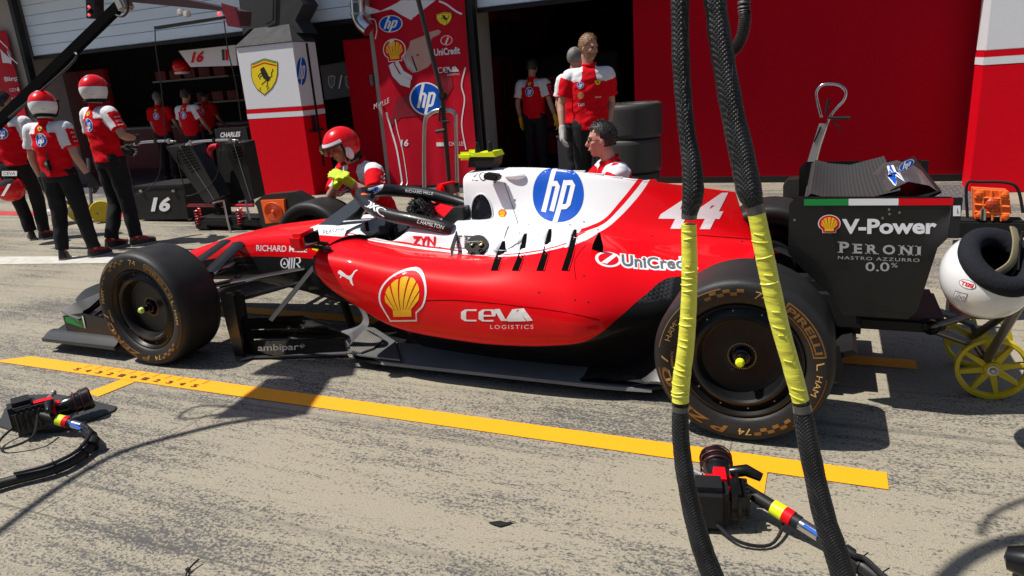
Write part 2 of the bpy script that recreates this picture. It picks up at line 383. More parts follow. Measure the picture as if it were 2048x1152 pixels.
flat([(-3.72,2.38),(-3.60,2.36),(-3.565,2.574),(-3.685,2.574)]); flat([(-.255,2.40),(-.145,2.40),(-.145,2.579),(-.255,2.579)])
flat([(-4.6,3.75),(.47,3.75),(.47,3.87),(-4.6,3.87)]); flat([(-4.8,4.72),(.45,4.78),(.45,4.90),(-4.8,4.84)])
struct('pit_box_line',mk,YLINE)
ink=mat('stencil_brown',(.09,.03,.01),.7)
nb=MB(); 
for i,ch in enumerate('54321012345'):
    cx=-4.115+i*.0965; vs,fs=text(ch,bold=.02)
    nb.add([(cx-.022+.04*x,2.600+.034*(y),.0075) for x,y in vs],fs)
    nb.add([(cx-.0025+.02,2.648,.0075),(cx+.0025+.02,2.648,.0075),(cx+.0025+.03,2.692,.0075),(cx-.0025+.03,2.692,.0075)],[(0,1,2,3)])
struct('line_numbers',nb,ink,weld=False)
WLINE=mat('white_marking',(.50,.48,.43),.75,var=.45,vs=9)
struct('white_line',MB().add([tuple(U(x,y,2,.004)) for x,y in ((-260,531),(330,525),(330,511),(-260,515))],[(0,1,2,3)]),WLINE)
struct('red_strip',MB().add([(-18,6.95,.004),(-8.2,6.95,.004),(-8.2,7.25,.004),(-18,7.25,.004)],[(0,1,2,3)]),mat('red_floor_paint',(.45,.03,.04),.7,var=.2))
pw=thing('pit_wall','grey concrete pit wall with black timing stands added unseen across the lane to darken reflections on the car','wall',(-4,-8,0))  # unseen; added so the car's glossy sides reflect something dark
obj('wall_block',MB().box((-4,-8,.6),(90,.4,1.2)),mat('pit_wall_grey',(.25,.25,.26),.8),pw)
tsb=MB()
for i in range(6): tsb.box((-34+i*12,-8.6,2.6),(6.5,2.0,.25)).box((-34+i*12,-9.4,1.9),(6.3,.15,2.0))
obj('timing_stand',tsb,MBLK,pw)
gs=thing('grandstand','dark grandstand terraces added unseen across the track to darken reflections on the car','grandstand',(-4,-40,0))  # unseen dark terraces, added to darken what the bodywork reflects
gsm=MB()
for i in range(14): gsm.box((-4,-40-i*1.2,1.5+i*.9),(160,1.25,3+i*1.0))
obj('terraces',gsm,mat('stand_grey',(.07,.075,.08),.9,var=.5,vs=3),gs)
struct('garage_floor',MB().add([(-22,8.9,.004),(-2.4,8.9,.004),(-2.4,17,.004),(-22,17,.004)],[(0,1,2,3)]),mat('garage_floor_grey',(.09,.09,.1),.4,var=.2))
rm=mat('rubber_mat_grey',(.09,.092,.098),.6,var=.2)
struct('rubber_mat',MB().add([(-.4,7.9,.004),(1.45,7.9,.004),(1.45,9.36,.004),(-.4,9.36,.004)],[(0,1,2,3)]),rm)
nub=MB()
for i in range(18):
    for j in range(14): nub.lathe([(.026,.0),(.02,.007),(0,.008)],(-.33+i*.1+(j%2)*.05,7.96+j*.1,.004),(0,0,1),6)
struct('mat_studs',nub,rm)
# roof overhang of the pit building (above the frame, it shades the facade) and the rooms behind
CONC=mat('facade_concrete',(.42,.42,.43),.8,var=.12,bump=.1); PIL=mat('pillar_grey',(.33,.31,.28),.75,var=.15)
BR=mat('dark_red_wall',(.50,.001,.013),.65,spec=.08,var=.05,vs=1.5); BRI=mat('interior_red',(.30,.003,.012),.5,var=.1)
pb=thing('pit_building','long pit building with a grey concrete overhang above the open garage doors','building',(-8,9.5,0))
obj('balcony_slab',MB().box((-8,9.6,4.0),(44,1.5,.5)),CONC,pb)
obj('upper_wall',MB().box((-8,10.1,3.72),(44,.5,.12)),CONC,pb)
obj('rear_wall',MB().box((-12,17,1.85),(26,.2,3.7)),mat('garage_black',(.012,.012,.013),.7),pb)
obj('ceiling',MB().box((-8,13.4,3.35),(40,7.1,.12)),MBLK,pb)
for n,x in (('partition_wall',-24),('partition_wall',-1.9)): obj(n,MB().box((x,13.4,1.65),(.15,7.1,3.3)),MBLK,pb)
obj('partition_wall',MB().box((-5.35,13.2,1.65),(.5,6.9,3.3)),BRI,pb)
for a,b in (((12,12),(61,180)),):
    pass
def pillar(x0,x1,y,name='pillar'):
    return obj(name,MB().box(((x0+x1)/2,y+.35,1.925),(x1-x0,.7,3.85),bev=.01),PIL,pb)
xl=U(61,172,1,9.4).x; pillar(xl-1.6,xl,9.4)
xc0=U(737,60,1,9.4).x; xc1=U(955,280,1,9.4).x; pillar(xc0,xc1,9.4)
[obj('door_rail',MB().box((x_,9.42,1.9),(.10,.12,3.8)),BLK,pb) for x_ in (xl+.06,xc1+.05)]
# roller doors
DOOR=mat('door_panel_white',(.70,.85,1.0),.5,spec=.3,var=.05,vs=2)
def roller(x0,x1,y,zb,label,seam=()):
    d=thing('roller_door',label,'garage door',((x0+x1)/2,y,zb))
    z=zb+.06
    pm=MB()
    while z<3.7:
        pm.box(((x0+x1)/2,y,z+.087),(x1-x0,.045,.170),bev=.006); z+=.178
    obj('door_panel',pm,DOOR,d)
    obj('bottom_seal',MB().box(((x0+x1)/2,y-.005,zb+.025),(x1-x0,.07,.055)),BLK,d)
    for s in seam: obj('seam_strip',MB().box((s,y-.03,zb+.5),(.05,.03,.9)),DOOR,d)
    return d
zb=U(300,90,1,9.55).z
roller(xl+.12,xc0-.02,9.55,zb-.02,'raised pale blue roller door above the garage with the number 16 sign',(U(597,30,1,9.5).x,))
roller(xc1+.1,-1.95,9.55,U(1024,18,1,9.55).z,'raised white roller door above the blond mechanic, right of the suit banner')
# red fabric wall on the right
rw=thing('red_wall','plain dark red partition wall panel right of the tyre stack','wall',(0,9.4,0))
x0=U(1268,150,1,9.66).x
wp=MB()
xs=[x0,2.6]
for a,b in zip(xs,xs[1:]): wp.box(((a+b)/2,9.70,1.7),(b-a-.006,.08,3.38),bev=.003)
obj('wall_panel',wp,BR,rw); obj('skirting',MB().box(((x0+2.6)/2,9.645,.04),(2.6-x0,.03,.08)),BLK,rw)
# stands with white top and red base
SRED=mat('stand_red',(.70,.0015,.012),.5,spec=.1,var=.04); SWH=mat('stand_white',(.75,.76,.79),.45)
def stand(x0,x1,y0,y1,zt,zs,label,cap):
    s=thing('garage_stand',label,'stand',((x0+x1)/2,(y0+y1)/2,0))
    c=((x0+x1)/2,(y0+y1)/2)
    obj('red_base',MB().box((*c,(zs-.08)/2),(x1-x0,y1-y0,zs-.08),bev=.008),SRED,s)
    obj('white_stripe',MB().box((*c,zs-.04),(x1-x0+.004,y1-y0+.004,.075)),SWH,s)
    obj('red_stripe',MB().box((*c,zs+.028),(x1-x0+.004,y1-y0+.004,.056)),SRED,s)
    up=obj('white_panel',MB().box((*c,(zs+.06+zt)/2),(x1-x0,y1-y0,zt-zs-.06),bev=.008),SWH,s)
    return s,up
sl_,slu=stand(-8.16,-7.10,8.72,9.24,2.22,1.255,'white and red garage stand with a yellow horse shield, left of the suit banner',1)
decal('shield_emblem',shield(),U(503,192,1,8.72),U(556,189,1,8.72),U(502,119,1,8.72),None,sl_,lift=.004)
decal('logo',hp_logo(False),U(592,173,0,-7.10),U(614,173,0,-7.10),U(592,111,0,-7.10),None,sl_,lift=.004)
capm=MB(); c0=[(-8.17,8.70),(-7.09,8.70),(-7.09,9.25),(-8.17,9.25)]
q=[(-7.95,8.95),(-7.3,8.95),(-7.3,9.2),(-7.95,9.2)]
capm.grid([[(*p,2.225) for p in c0],[(*p,2.48) for p in q]],closed=True).add([(*p,2.48) for p in q],[(0,1,2,3)])
obj('fabric_cap',capm,mat('cap_fabric',(.03,.03,.033),.8,var=.2,bump=.4,bs=9),sl_)
obj('zip_edge',MB().tube([(-7.09,9.02,z) for z in np.linspace(.4,2.2,20)],.018,6),MBLK,sl_)
obj('hook_plate',MB().box((-7.07,8.95,.95),(.04,.3,.03)).box((-7.06,8.9,1.05),(.03,.04,.25)),MBLK,sl_)
sr_,sru=stand(1.42,3.2,8.87,9.36,2.6,1.38,'white and red garage stand at the right edge beside the red wall',0)
decal('shield_emblem',shield(),U(2044,14,1,8.87),U(2110,10,1,8.87),U(2050,-80,1,8.87),None,sr_,lift=.004)
# centre banner
def clothmat(): return mat('banner_print',(.46,.003,.018),.55,spec=.15,var=.08,vs=3,bump=.25,bs=5)
ban=thing('banner','tall red banner printed with a racing suit and a pointing hand','banner',(U(850,380,1,9.3).x,9.3,0))
bx0,bx1=U(735,0,1,9.3).x,U(926,0,1,9.3).x; rows=[]
for i in range(40):
    z=.05+3.6*i/39; rows.append([V(bx0+(bx1-bx0)*j/30,9.33+.022*noise.noise(V(j*.22,i*.13,1))+.012*math.sin(j*.55+i*.1),z) for j in range(31)])
bc=obj('banner_cloth',MB().grid(rows),clothmat(),ban,smooth=True)
YB=9.3
def BP(x,y): return (U(x,y,1,YB).x,U(x,y,1,YB).z)
def bpoly(m_,pts): return (m_,poly([BP(*p) for p in pts]))
def bstroke(m_,pts,w): return (m_,stroke([BP(*p) for p in crs(pts,24)],w))
def bdec(name,layers,parent=None): return decal(name,layers,(0,YB-.05,0),(1,YB-.05,0),(0,YB-.05,1),[bc],ban,reach=.25,maxe=.12,lift=.003)
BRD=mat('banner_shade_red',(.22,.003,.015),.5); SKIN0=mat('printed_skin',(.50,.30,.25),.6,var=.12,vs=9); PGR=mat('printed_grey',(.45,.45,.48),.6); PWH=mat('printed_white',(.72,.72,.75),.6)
bdec('printed_suit',[bpoly(PWH,[(736,12),(760,22),(800,0),(868,0),(850,14),(822,24),(820,40),(800,30),(780,18),(750,26),(737,30)]),
  bstroke(PWH,[(735,38),(748,40),(752,60),(748,78)],.02),bstroke(PWH,[(875,2),(890,8),(910,22),(922,28)],.025),
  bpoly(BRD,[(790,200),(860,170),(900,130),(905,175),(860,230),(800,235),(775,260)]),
  bstroke(PWH,[(770,225),(780,260),(792,300),(800,350),(805,395)],.03),bstroke(PWH,[(785,225),(793,262),(804,300),(812,350),(816,395)],.014),bstroke(PWH,[(930,135),(922,170),(928,200),(922,250),(930,300)],.02),
  bpoly(PWH,[(777,131),(786,125),(797,147),(819,160),(817,176),(800,170),(784,152)]),bpoly(PWH,[(789,126),(795,121),(806,142),(822,152),(821,160),(802,150)])])
hand=[(803,112),(815,96),(818,82),(845,72),(858,64),(874,59),(880,63),(876,69),(862,76),(858,84),(864,100),(864,122),(855,134),(838,142),(823,146),(812,136)]
bdec('printed_hand',[bpoly(SKIN0,hand),bpoly(PGR,[(801,112),(808,109),(822,128),(836,143),(828,145),(814,134)]),bpoly(LBLK,[(820,112),(823,112),(834,140),(831,143)])])
def blogo(nm,layers,x0,y0,x1,y1): # photo box of an upright print on the banner
    a,b=BP(x0,y1),BP(x1,y0); return decal(nm,layers,(a[0],YB-.05,a[1]),(b[0],YB-.05,a[1]),(a[0],YB-.05,b[1]),[bc],ban,reach=.25,maxe=.12,lift=.006)
blogo('logo',hp_logo(),759,28,800,67); blogo('logo',hp_logo(),820,162,882,233); blogo('logo',shell_logo(),768,77,807,125); blogo('shield_emblem',shield(),872,21,901,53)
blogo('logo',[(LRED,ell(.5,.80,.22,.24,24)),(PWH,stroke(arc(.5,.80,.22,0,360,24,.24),.03)),(PWH,poly([(.42,.62),(.56,1.0),(.60,.92),(.48,.60)]))]+lines(PWH,('UniCredit',0,.05,1,.42,dict(bold=.03))),868,70,917,114)
blogo('logo',ceva(PWH),874,129,917,153)
blogo('lettering',lines(PWH,('16',0,0,1,1,dict(bold=.03,shear=.2))),800,279,815,293); blogo('lettering',lines(PWH,('CHARLES',.45,0,1,.5))+[(PWH,rect(0,0,.38,.5)),(LRED,rect(0,.5,.38,1))],872,275,926,293)
decal('lettering',lines(PWH,('MILLE',0,0,1,1)),(*[(lambda p:(p[0],YB-.05,p[1]))(BP(*q)) for q in ((752,218),(775,206),(751,207))],)[0],(lambda p:(p[0],YB-.05,p[1]))(BP(776,205)),(lambda p:(p[0],YB-.05,p[1]))(BP(752,208)),[bc],ban,reach=.25,maxe=.12,lift=.006)
# left banner on the far left pillar
lb=thing('banner','red sponsor banner hanging at the far left edge of the photo','banner',(-13.2,9.3,0))
lx=U(40,185,1,9.3).x
rows=[[V(lx-1.5+1.5*j/14,9.32+.015*math.sin(j*.7+i*.2),.05+2.95*i/19) for j in range(15)] for i in range(20)]
lbc=obj('banner_cloth',MB().grid(rows),clothmat(),lb,smooth=True)
def lbd(nm,layers,x0,y0,x1,y1):
    a,b=U(x0,y1,1,9.25),U(x1,y0,1,9.25); decal(nm,layers,(a.x,9.25,a.z),(b.x,9.25,a.z),(a.x,9.25,b.z),[lbc],lb,reach=.25,maxe=.15,lift=.006)
lbd('lettering',lines(PWH,('Bing:',0,0,1,1,dict(bold=.03))),5,151,34,166); lbd('lettering',lines(PWH,('GENES',0,0,1,1)),14,175,38,184); lbd('lettering',lines(PWH,('ubi',0,0,1,1)),18,191,38,200)
lbd('printed_suit',[(PWH,poly([(0,0),(.5,-.05),(1,-.3),(.8,.2),(.3,.7),(.1,1)])),(PWH,stroke([(.2,1.6),(.7,1.0),(1.1,.3),(1.6,-.2)],.1))],0,95,14,126)
# ---------------- racing car ----------------
YC=3.73
car=thing('racing_car','red and white open wheel racing car numbered 44 parked in the pit box','racing car',(-1.98,YC,0))
def livery(name,kind):
    m=mat(name,(.72,.004,.012),.45,coat=.3,spec=.1); g=NT(m); v,xyz=g.coords(); x,y,z=xyz
    red,white,blk=(.80,.002,.007),(.82,.83,.85),(.012,.012,.013)
    red=g.mix(g.noise(v,3,4),red,(.74,.002,.007))
    if kind=='body':
        A=[(-1.6,.69),(-1.165,.698),(-1.113,.706),(-1.074,.714),(-1.037,.732),(-.996,.766),(-.935,.831),(-.88,.90),(-.847,.951),(-.80,1.03),(-.72,1.15)]
        za=g.curve(x,A,-1.7,-.6,1.2); wd=g.curve(x,[(-1.3,.03),(-1.15,.036),(-1.07,.05),(-.98,.085),(-.85,.10),(-.7,.10)],-1.7,-.6,.2)
        q=g.math('DIVIDE',g.math('SUBTRACT',z,za),wd)
        inA=g.math('LESS_THAN',x,-.70)
        aw=g.math('ABSOLUTE',g.math('SUBTRACT',y,YC)); W_=g.curve(x,[(-3,.13),(-2.752,.225),(-2.588,.266),(-2.406,.339),(-2.262,.366),(-2.19,.379),(-2.02,.408),(-1.856,.430),(-1.753,.454),(-1.652,.480),(-1.56,.52),(-1.488,.552),(-1.391,.571),(-1.304,.545),(-1.227,.494),(-1.165,.44),(-1.1,.34)],-3,-1.05,1.0); wd2=g.curve(x,[(-3,.03),(-1.85,.034),(-1.65,.036),(-1.4,.040),(-1.1,.045)],-3,-1.05,.2); aw=g.math('ADD',aw,g.math('MULTIPLY',g.math('SUBTRACT',.66,z),.9))
        q2=g.math('DIVIDE',g.math('SUBTRACT',W_,aw),wd2); q2=g.math('SUBTRACT',q2,g.math('MULTIPLY',g.math('LESS_THAN',z,.60),30))
        fr=g.math('LESS_THAN',x,-1.165); q=g.math('ADD',g.math('MULTIPLY',q,g.math('SUBTRACT',1,fr)),g.math('MULTIPLY',q2,fr))
        wh=g.math('MAXIMUM',g.math('GREATER_THAN',q,1.0),g.math('MULTIPLY',g.math('GREATER_THAN',q,0),g.math('LESS_THAN',q,.55)))
        f=g.math('MULTIPLY',wh,inA); col=g.mix(f,red,white)
        B=[(-2.6,.57),(-2.46,.51),(-2.36,.465),(-2.24,.408),(-2.1,.348),(-2.0,.308),(-1.8,.280),(-1.6,.268),(-1.35,.270),(-1.17,.284),(-1.03,.305),(-.982,.318),(-.847,.416),(-.754,.492),(-.651,.546),(-.53,.546),(-.3,.533)]
        zb_=g.curve(x,B,-3,-.1,1.2); nb_=g.math('LESS_THAN',z,zb_); col=g.mix(nb_,col,blk)
        # checker patch of bare carbon by the rear corner
        ck=g.n('ShaderNodeTexChecker'); ck.inputs['Scale'].default_value=62; g.l(v,ck.inputs[0]); cf=g.math('MULTIPLY',g.math('MULTIPLY',nb_,g.math('GREATER_THAN',z,.46)),g.math('MULTIPLY',ck.outputs[1],g.math('MULTIPLY',g.math('GREATER_THAN',x,-.79),g.math('LESS_THAN',x,-.64))))
        col=g.mix(cf,col,(.04,.04,.042))
    else:
        split=g.curve(x,[(-5,.30),(-4.4,.34),(-3.9,.46),(-3.5,.505),(-3.25,.522),(-2.4,.535)],-5,-2,1.2)
        col=g.mix(g.math('LESS_THAN',z,split),red,blk)
        yy=g.math('ABSOLUTE',g.math('SUBTRACT',y,YC))
        wz=g.math('MULTIPLY',g.math('GREATER_THAN',x,-2.98),g.math('MULTIPLY',g.math('GREATER_THAN',z,.678),g.math('LESS_THAN',yy,.30)))
        col=g.mix(wz,col,white)
    g.l(col,g.b.inputs['Base Color']); 
    bp=g.n('ShaderNodeBump'); bp.inputs['Strength'].default_value=.06; bp.inputs['Distance'].default_value=.01; g.l(g.noise(v,5,2),bp.inputs['Height']); g.l(bp.outputs[0],g.b.inputs['Normal'])
    return m
LIV=livery('body_livery','body'); LIVC=livery('nose_livery','chassis')
def loft(secs,nx,nw,mirror=False,side=-1):
    """secs: (x,[(w,z)...]) half sections from the centre outwards; side -1 is the near (viewer) side"""
    A=np.array([[(x,w,z) for w,z in ps] for x,ps in secs]); A=crs(A.reshape(len(secs),-1),nx).reshape(nx,-1,3)
    out=[]
    for r in A:
        q=crs(r,nw); out.append([V(p[0],YC+side*p[1],p[2]) for p in q])
    return out
def both(secs,nx,nw):
    a=loft(secs,nx,nw,side=-1); b=loft(secs,nx,nw,side=1); return [list(reversed(q))+p[1:] for p,q in zip(a,b)]
# nose and survival cell
ch=[(-5.02,[(0,.22),(.05,.218),(.075,.20),(.08,.17),(.06,.15),(0,.145)]),
(-4.75,[(0,.305),(.07,.30),(.11,.27),(.12,.225),(.09,.19),(0,.18)]),
(-4.3,[(0,.445),(.10,.44),(.145,.40),(.15,.32),(.12,.25),(0,.235)]),
(-3.9,[(0,.56),(.13,.555),(.18,.52),(.185,.41),(.15,.31),(0,.29)]),
(-3.5,[(0,.645),(.16,.64),(.22,.605),(.225,.47),(.19,.33),(0,.30)]),
(-3.1,[(0,.69),(.18,.685),(.25,.65),(.27,.49),(.235,.30),(0,.25)]),
(-2.8,[(0,.715),(.2,.71),(.28,.675),(.31,.49),(.27,.26),(0,.2)]),
(-2.62,[(0,.722),(.22,.715),(.30,.685),(.33,.49),(.28,.24),(0,.18)])]
cz=both(ch,46,14); shell=MB().grid(cz); shell.add(cz[0],[list(range(len(cz[0])))])
chas=obj('nose_cone',shell,LIVC,car,smooth=True,auto=55)
# cockpit side walls (open top), headrest and tub
def rim(x):  # half width and height of the cockpit opening
    return float(np.interp(x,[-2.66,-2.6,-2.5,-2.3,-2.15,-2.0,-1.9],[.02,.17,.235,.265,.29,.285,.27])),float(np.interp(x,[-2.66,-2.5,-2.32,-2.27,-2.21,-2.15,-2.1,-1.6],[.712,.672,.652,.655,.70,.748,.756,.757]))
for s in (-1,1):
    rows=[]
    for x in np.linspace(-2.665,-1.55,44):
        rw_,rz=rim(x); o=np.interp(x,[-2.65,-2.4,-1.85,-1.55],[.315,.37,.385,.38]); zo=np.interp(x,[-2.65,-2.45,-2.2,-1.85,-1.55],[.665,.665,.648,.648,.65])
        pr=crs([(rw_,rz-.10),(rw_,rz-.012),(rw_+.02,rz),((rw_+o)/2+.02,max(rz,zo)*.5+min(rz,zo)*.5+.012),(o,zo),(o+.10,zo-.08)],18)
        rows.append([V(x,YC+s*a,b) for a,b in pr])
    obj('cockpit_side',MB().grid(rows),LIV,car,smooth=True,auto=60)
tub=MB(); rows=[]
for x in np.linspace(-2.68,-1.85,16):
    rw_,rz=rim(x); rows.append([V(x,YC-a*(rw_+.01),z) for a,z in ((1,rz-.02),(1,.45),(.6,.30),(-.6,.30),(-1,.45),(-1,rz-.02))])
tub.grid(rows).add(rows[-1],[list(range(6))]); obj('cockpit_tub',tub,DARK,car)
hr=MB()
hr.prism([(-2.08,YC-.21,.70),(-1.92,YC-.21,.84),(-1.86,YC-.21,.84),(-1.86,YC-.21,.62),(-2.08,YC-.21,.62)],(0,.09,0)); hr.prism([(-2.12,YC+.12,.70),(-1.95,YC+.12,.86),(-1.86,YC+.12,.86),(-1.86,YC+.12,.62),(-2.12,YC+.12,.62)],(0,.09,0)); hr.box((-1.9,YC,.72),(.1,.4,.22),bev=.02)
obj('headrest',hr,carbon('headrest_carbon',(.02,.02,.02),(.05,.05,.05),60),car)
sw=MB(); c0=V(-2.42,YC,.66)
sw.tube([c0+V(.03*math.cos(t)*.4,.145*math.cos(t),.085*math.sin(t)) for t in np.linspace(0,2*math.pi,25)],.019,8,cap=False).box(c0,(.03,.2,.09),bev=.01)
stw=obj('steering_wheel',sw,BLK,car,smooth=True); obj('display',MB().box(c0+V(.018,0,.02),(.006,.1,.05)),mat('screen_grey',(.3,.32,.34),.3),stw)
pad=MB().tube(crv([(-2.6,YC-.12,.64),(-2.5,YC-.17,.66),(-2.42,YC-.19,.70)],8),.03,8); obj('cockpit_padding',pad,BLK,car,smooth=True)
# engine cover with air intake
ec=[(-1.895,[(0,1.0),(.06,.998),(.095,.975),(.10,.89),(.105,.82),(.12,.775),(.25,.755),(.37,.65)]),
(-1.875,[(0,1.02),(.06,1.01),(.10,.98),(.115,.90),(.12,.82),(.135,.775),(.26,.755),(.375,.65)]),
(-1.7,[(0,1.03),(.055,1.025),(.10,.99),(.125,.90),(.14,.82),(.165,.77),(.275,.75),(.385,.645)]),
(-1.4,[(0,1.024),(.035,1.015),(.07,.97),(.11,.89),(.15,.82),(.2,.77),(.30,.745),(.42,.66)]),
(-1.1,[(0,.985),(.012,.975),(.035,.93),(.08,.85),(.13,.775),(.19,.725),(.28,.70),(.42,.67)]),
(-.8,[(0,.94),(.007,.93),(.016,.87),(.045,.78),(.09,.70),(.16,.655),(.24,.635),(.34,.59)]),
(-.55,[(0,.88),(.007,.87),(.011,.81),(.028,.72),(.07,.65),(.14,.622),(.22,.605),(.31,.55)]),
(-.40,[(0,.80),(.007,.78),(.010,.72),(.02,.66),(.05,.63),(.13,.612),(.21,.592),(.29,.53)]),
(-.30,[(0,.64),(.006,.638),(.012,.632),(.025,.625),(.05,.618),(.12,.604),(.20,.58),(.28,.515)])]
ez=both(ec,70,26); em=MB().grid(ez); em.add(ez[0],[list(range(len(ez[0])))])
eng=obj('engine_cover',em,LIV,car,smooth=True,auto=50)
fin=[(-1.36,.93),(-1.36,1.012),(-1.198,1.009),(-1.198,.998),(-1.095,.990),(-1.095,.980),(-.99,.972),(-.99,.963),(-.885,.958),(-.885,.952),(-.815,.958),(-.80,.942),(-.412,.890),(-.335,.655),(-.5,.62),(-.8,.66)]
finp=obj('shark_fin',MB().prism([(x,YC-.0075,z) for x,z in fin],(0,.015,0)),LIV,car)
# side pods
sp=[(-2.47,[(.27,.665),(.42,.72),(.58,.735),(.70,.725),(.765,.69),(.79,.645),(.785,.60),(.74,.565),(.60,.545),(.42,.53),(.30,.52),(.27,.50)]),
(-2.40,[(.27,.63),(.42,.685),(.58,.712),(.71,.706),(.78,.675),(.803,.61),(.80,.545),(.765,.51),(.62,.49),(.44,.46),(.36,.44),(.32,.42)]),
(-2.24,[(.27,.62),(.42,.658),(.58,.690),(.72,.688),(.79,.65),(.81,.56),(.80,.475),(.765,.412),(.63,.395),(.5,.34),(.42,.28),(.40,.2)]),
(-2.0,[(.27,.615),(.42,.636),(.58,.660),(.71,.653),(.785,.61),(.812,.51),(.80,.39),(.765,.306),(.62,.265),(.52,.21),(.47,.14),(.46,.06)]),
(-1.6,[(.27,.615),(.42,.632),(.56,.645),(.69,.628),(.775,.575),(.808,.48),(.80,.345),(.765,.267),(.64,.235),(.56,.175),(.51,.115),(.50,.06)]),
(-1.35,[(.27,.66),(.40,.688),(.53,.688),(.66,.648),(.755,.575),(.80,.48),(.798,.345),(.765,.268),(.645,.235),(.565,.175),(.52,.115),(.51,.06)]),
(-1.15,[(.25,.725),(.38,.715),(.50,.69),(.62,.635),(.72,.56),(.775,.47),(.785,.37),(.757,.282),(.64,.245),(.57,.18),(.52,.115),(.51,.06)]),
(-.98,[(.22,.69),(.33,.68),(.45,.655),(.56,.61),(.66,.54),(.725,.46),(.745,.38),(.725,.303),(.62,.26),(.55,.19),(.51,.12),(.50,.06)]),
(-.75,[(.18,.635),(.27,.62),(.36,.595),(.44,.565),(.51,.515),(.56,.455),(.58,.39),(.565,.34),(.52,.28),(.48,.21),(.46,.13),(.50,.06)]),
(-.5,[(.15,.60),(.22,.585),(.28,.56),(.33,.53),(.37,.49),(.40,.44),(.41,.39),(.40,.34),(.37,.28),(.34,.21),(.33,.14),(.36,.08)]),
(-.2,[(.08,.56),(.12,.55),(.16,.53),(.19,.50),(.21,.46),(.22,.42),(.22,.38),(.215,.34),(.2,.29),(.18,.23),(.17,.18),(.17,.14)])]
pods=[]
for s in (-1,1):
    rows=loft(sp,80,44,side=s); pm=MB().grid(rows)
    p=obj('sidepod',pm,LIV,car,smooth=True,auto=60); pods.append(p)
    inn=[V(p_.x+.03,YC+s*max(.25,abs(p_.y-YC)-.02),p_.z) for p_ in rows[0]]
    obj('inlet_duct',MB().add(inn,[list(range(len(inn)))]),DARK,p)
NP=pods[0]
# inlet lip and louvres
obj('inlet_lip',MB().tube(loft(sp,80,44,side=-1)[0][16:40],.008,6),GBLK,NP,smooth=True)
BODY=[NP,eng,chas,finp]+[o for o in car.children if o.name.startswith('cockpit_side')]
def onbody(x,y): return hit(x,y,BODY)
def flatpoly(px,off): # polygon of body points, held flat a little above the body
    h=[onbody(*p) for p in px]; h=[p for p in h if p]; y=sorted(p.y for p in h)[len(h)//3]-off
    return [U(*p,1,y) for p in px]
SLT=(((1008,482),(1010,500),(1003,516),(995,541),(985,541),(994,514),(1003,496)),((1052,467),(1052,484),(1046,514),(1036,541.5),(1027,541),(1041,506),(1047,482)),((1101,458),(1102,476),(1095,511),(1086,541.5),(1076,541),(1090,500),(1096,474)),((1151,459),(1152,478),(1144,512),(1135,541.5),(1126,541),(1139,501),(1145,476)))
prevR=None
for k,sl0 in enumerate(SLT):
    Ls=crs([(p[0]-3.0,p[1]) for p in (sl0[0],sl0[6],sl0[5],sl0[4])],16); Rs=crs([(p[0]+2.2,p[1]) for p in ((sl0[0][0]+1.5,sl0[0][1]),sl0[1],sl0[2],sl0[3])],16); n=V(0,-1,.5).normalized()
    gl=[onbody(*p) for p in Ls]; gr_=[onbody(*p) for p in Rs]
    ok=[i for i in range(16) if gl[i] and gr_[i] and abs(gl[i].y-gr_[i].y)<.08]
    if len(ok)<3: continue
    obj('louvre_slot',MB().grid([[gl[i]+n*.003 for i in ok],[gr_[i]+n*.003 for i in ok]]),DARK,NP)
    PR=prevR if prevR and len(prevR)==16 else [onbody(p[0]-30+8*i/15,p[1]+3) for i,p in enumerate(Ls)]
    prevR=gr_ if None not in gr_ else None
    if None not in PR and None not in gl:
        rows=[]
        for u_,hh in ((0.02,0),(.25,.22),(.5,.62),(.68,.92),(.78,1.0),(.84,.8),(.97,.05)):
            rows.append([PR[i].lerp(gl[i],u_)+n*(.003+.017*hh*math.sin(math.pi*max(0,.10+.9*(1-i/9))*.95)**.8*(1 if i<9 else 0)) for i in range(0,10)])
        obj('louvre_blade',MB().grid(rows),LIV,NP,smooth=True,auto=60)
    obj('louvre_lip',MB().tube([gr_[i]+n*.003 for i in ok],.0028,6),LIV,NP,smooth=True)
SCP=((1199.6,465),(1203,480),(1206.6,494),(1205,505),(1180.5,526),(1180.5,508),(1186,487.5),(1194,470))
fpp=flatpoly(SCP,.006); obj('cooling_scoop',MB().prism(fpp,(0,.004,0)),DARK,NP)
# panel lines and fasteners
for P in (((1152,560),(1150,520),(1172,490)),((760,610),(900,600),(1100,620),(1200,640)),((1395,470),(1500,478)),((1000,340),(1040,470),(1010,500))):
    pts=[onbody(*p) for p in crs(P,16)]
    if None not in pts: obj('panel_gap',MB().tube([p+V(0,-.0005,0) for p in pts],.0014,5),DARK,NP)
for px,py in ((1140,450),(1058,450),(1196,460),(1168,444),(1304,472),(1484,483),(1168,552),(1176,604),(1150,600),(1078,585),(900,514),(1000,335),(1030,400),(985,500),(880,495),(745,470),(990,365)):
    p=onbody(px,py)
    if p: obj('fastener',MB().lathe([(.0045,0),(.0045,.002),(0,.002)],p,(0,-1,.3),8),BLK,NP)
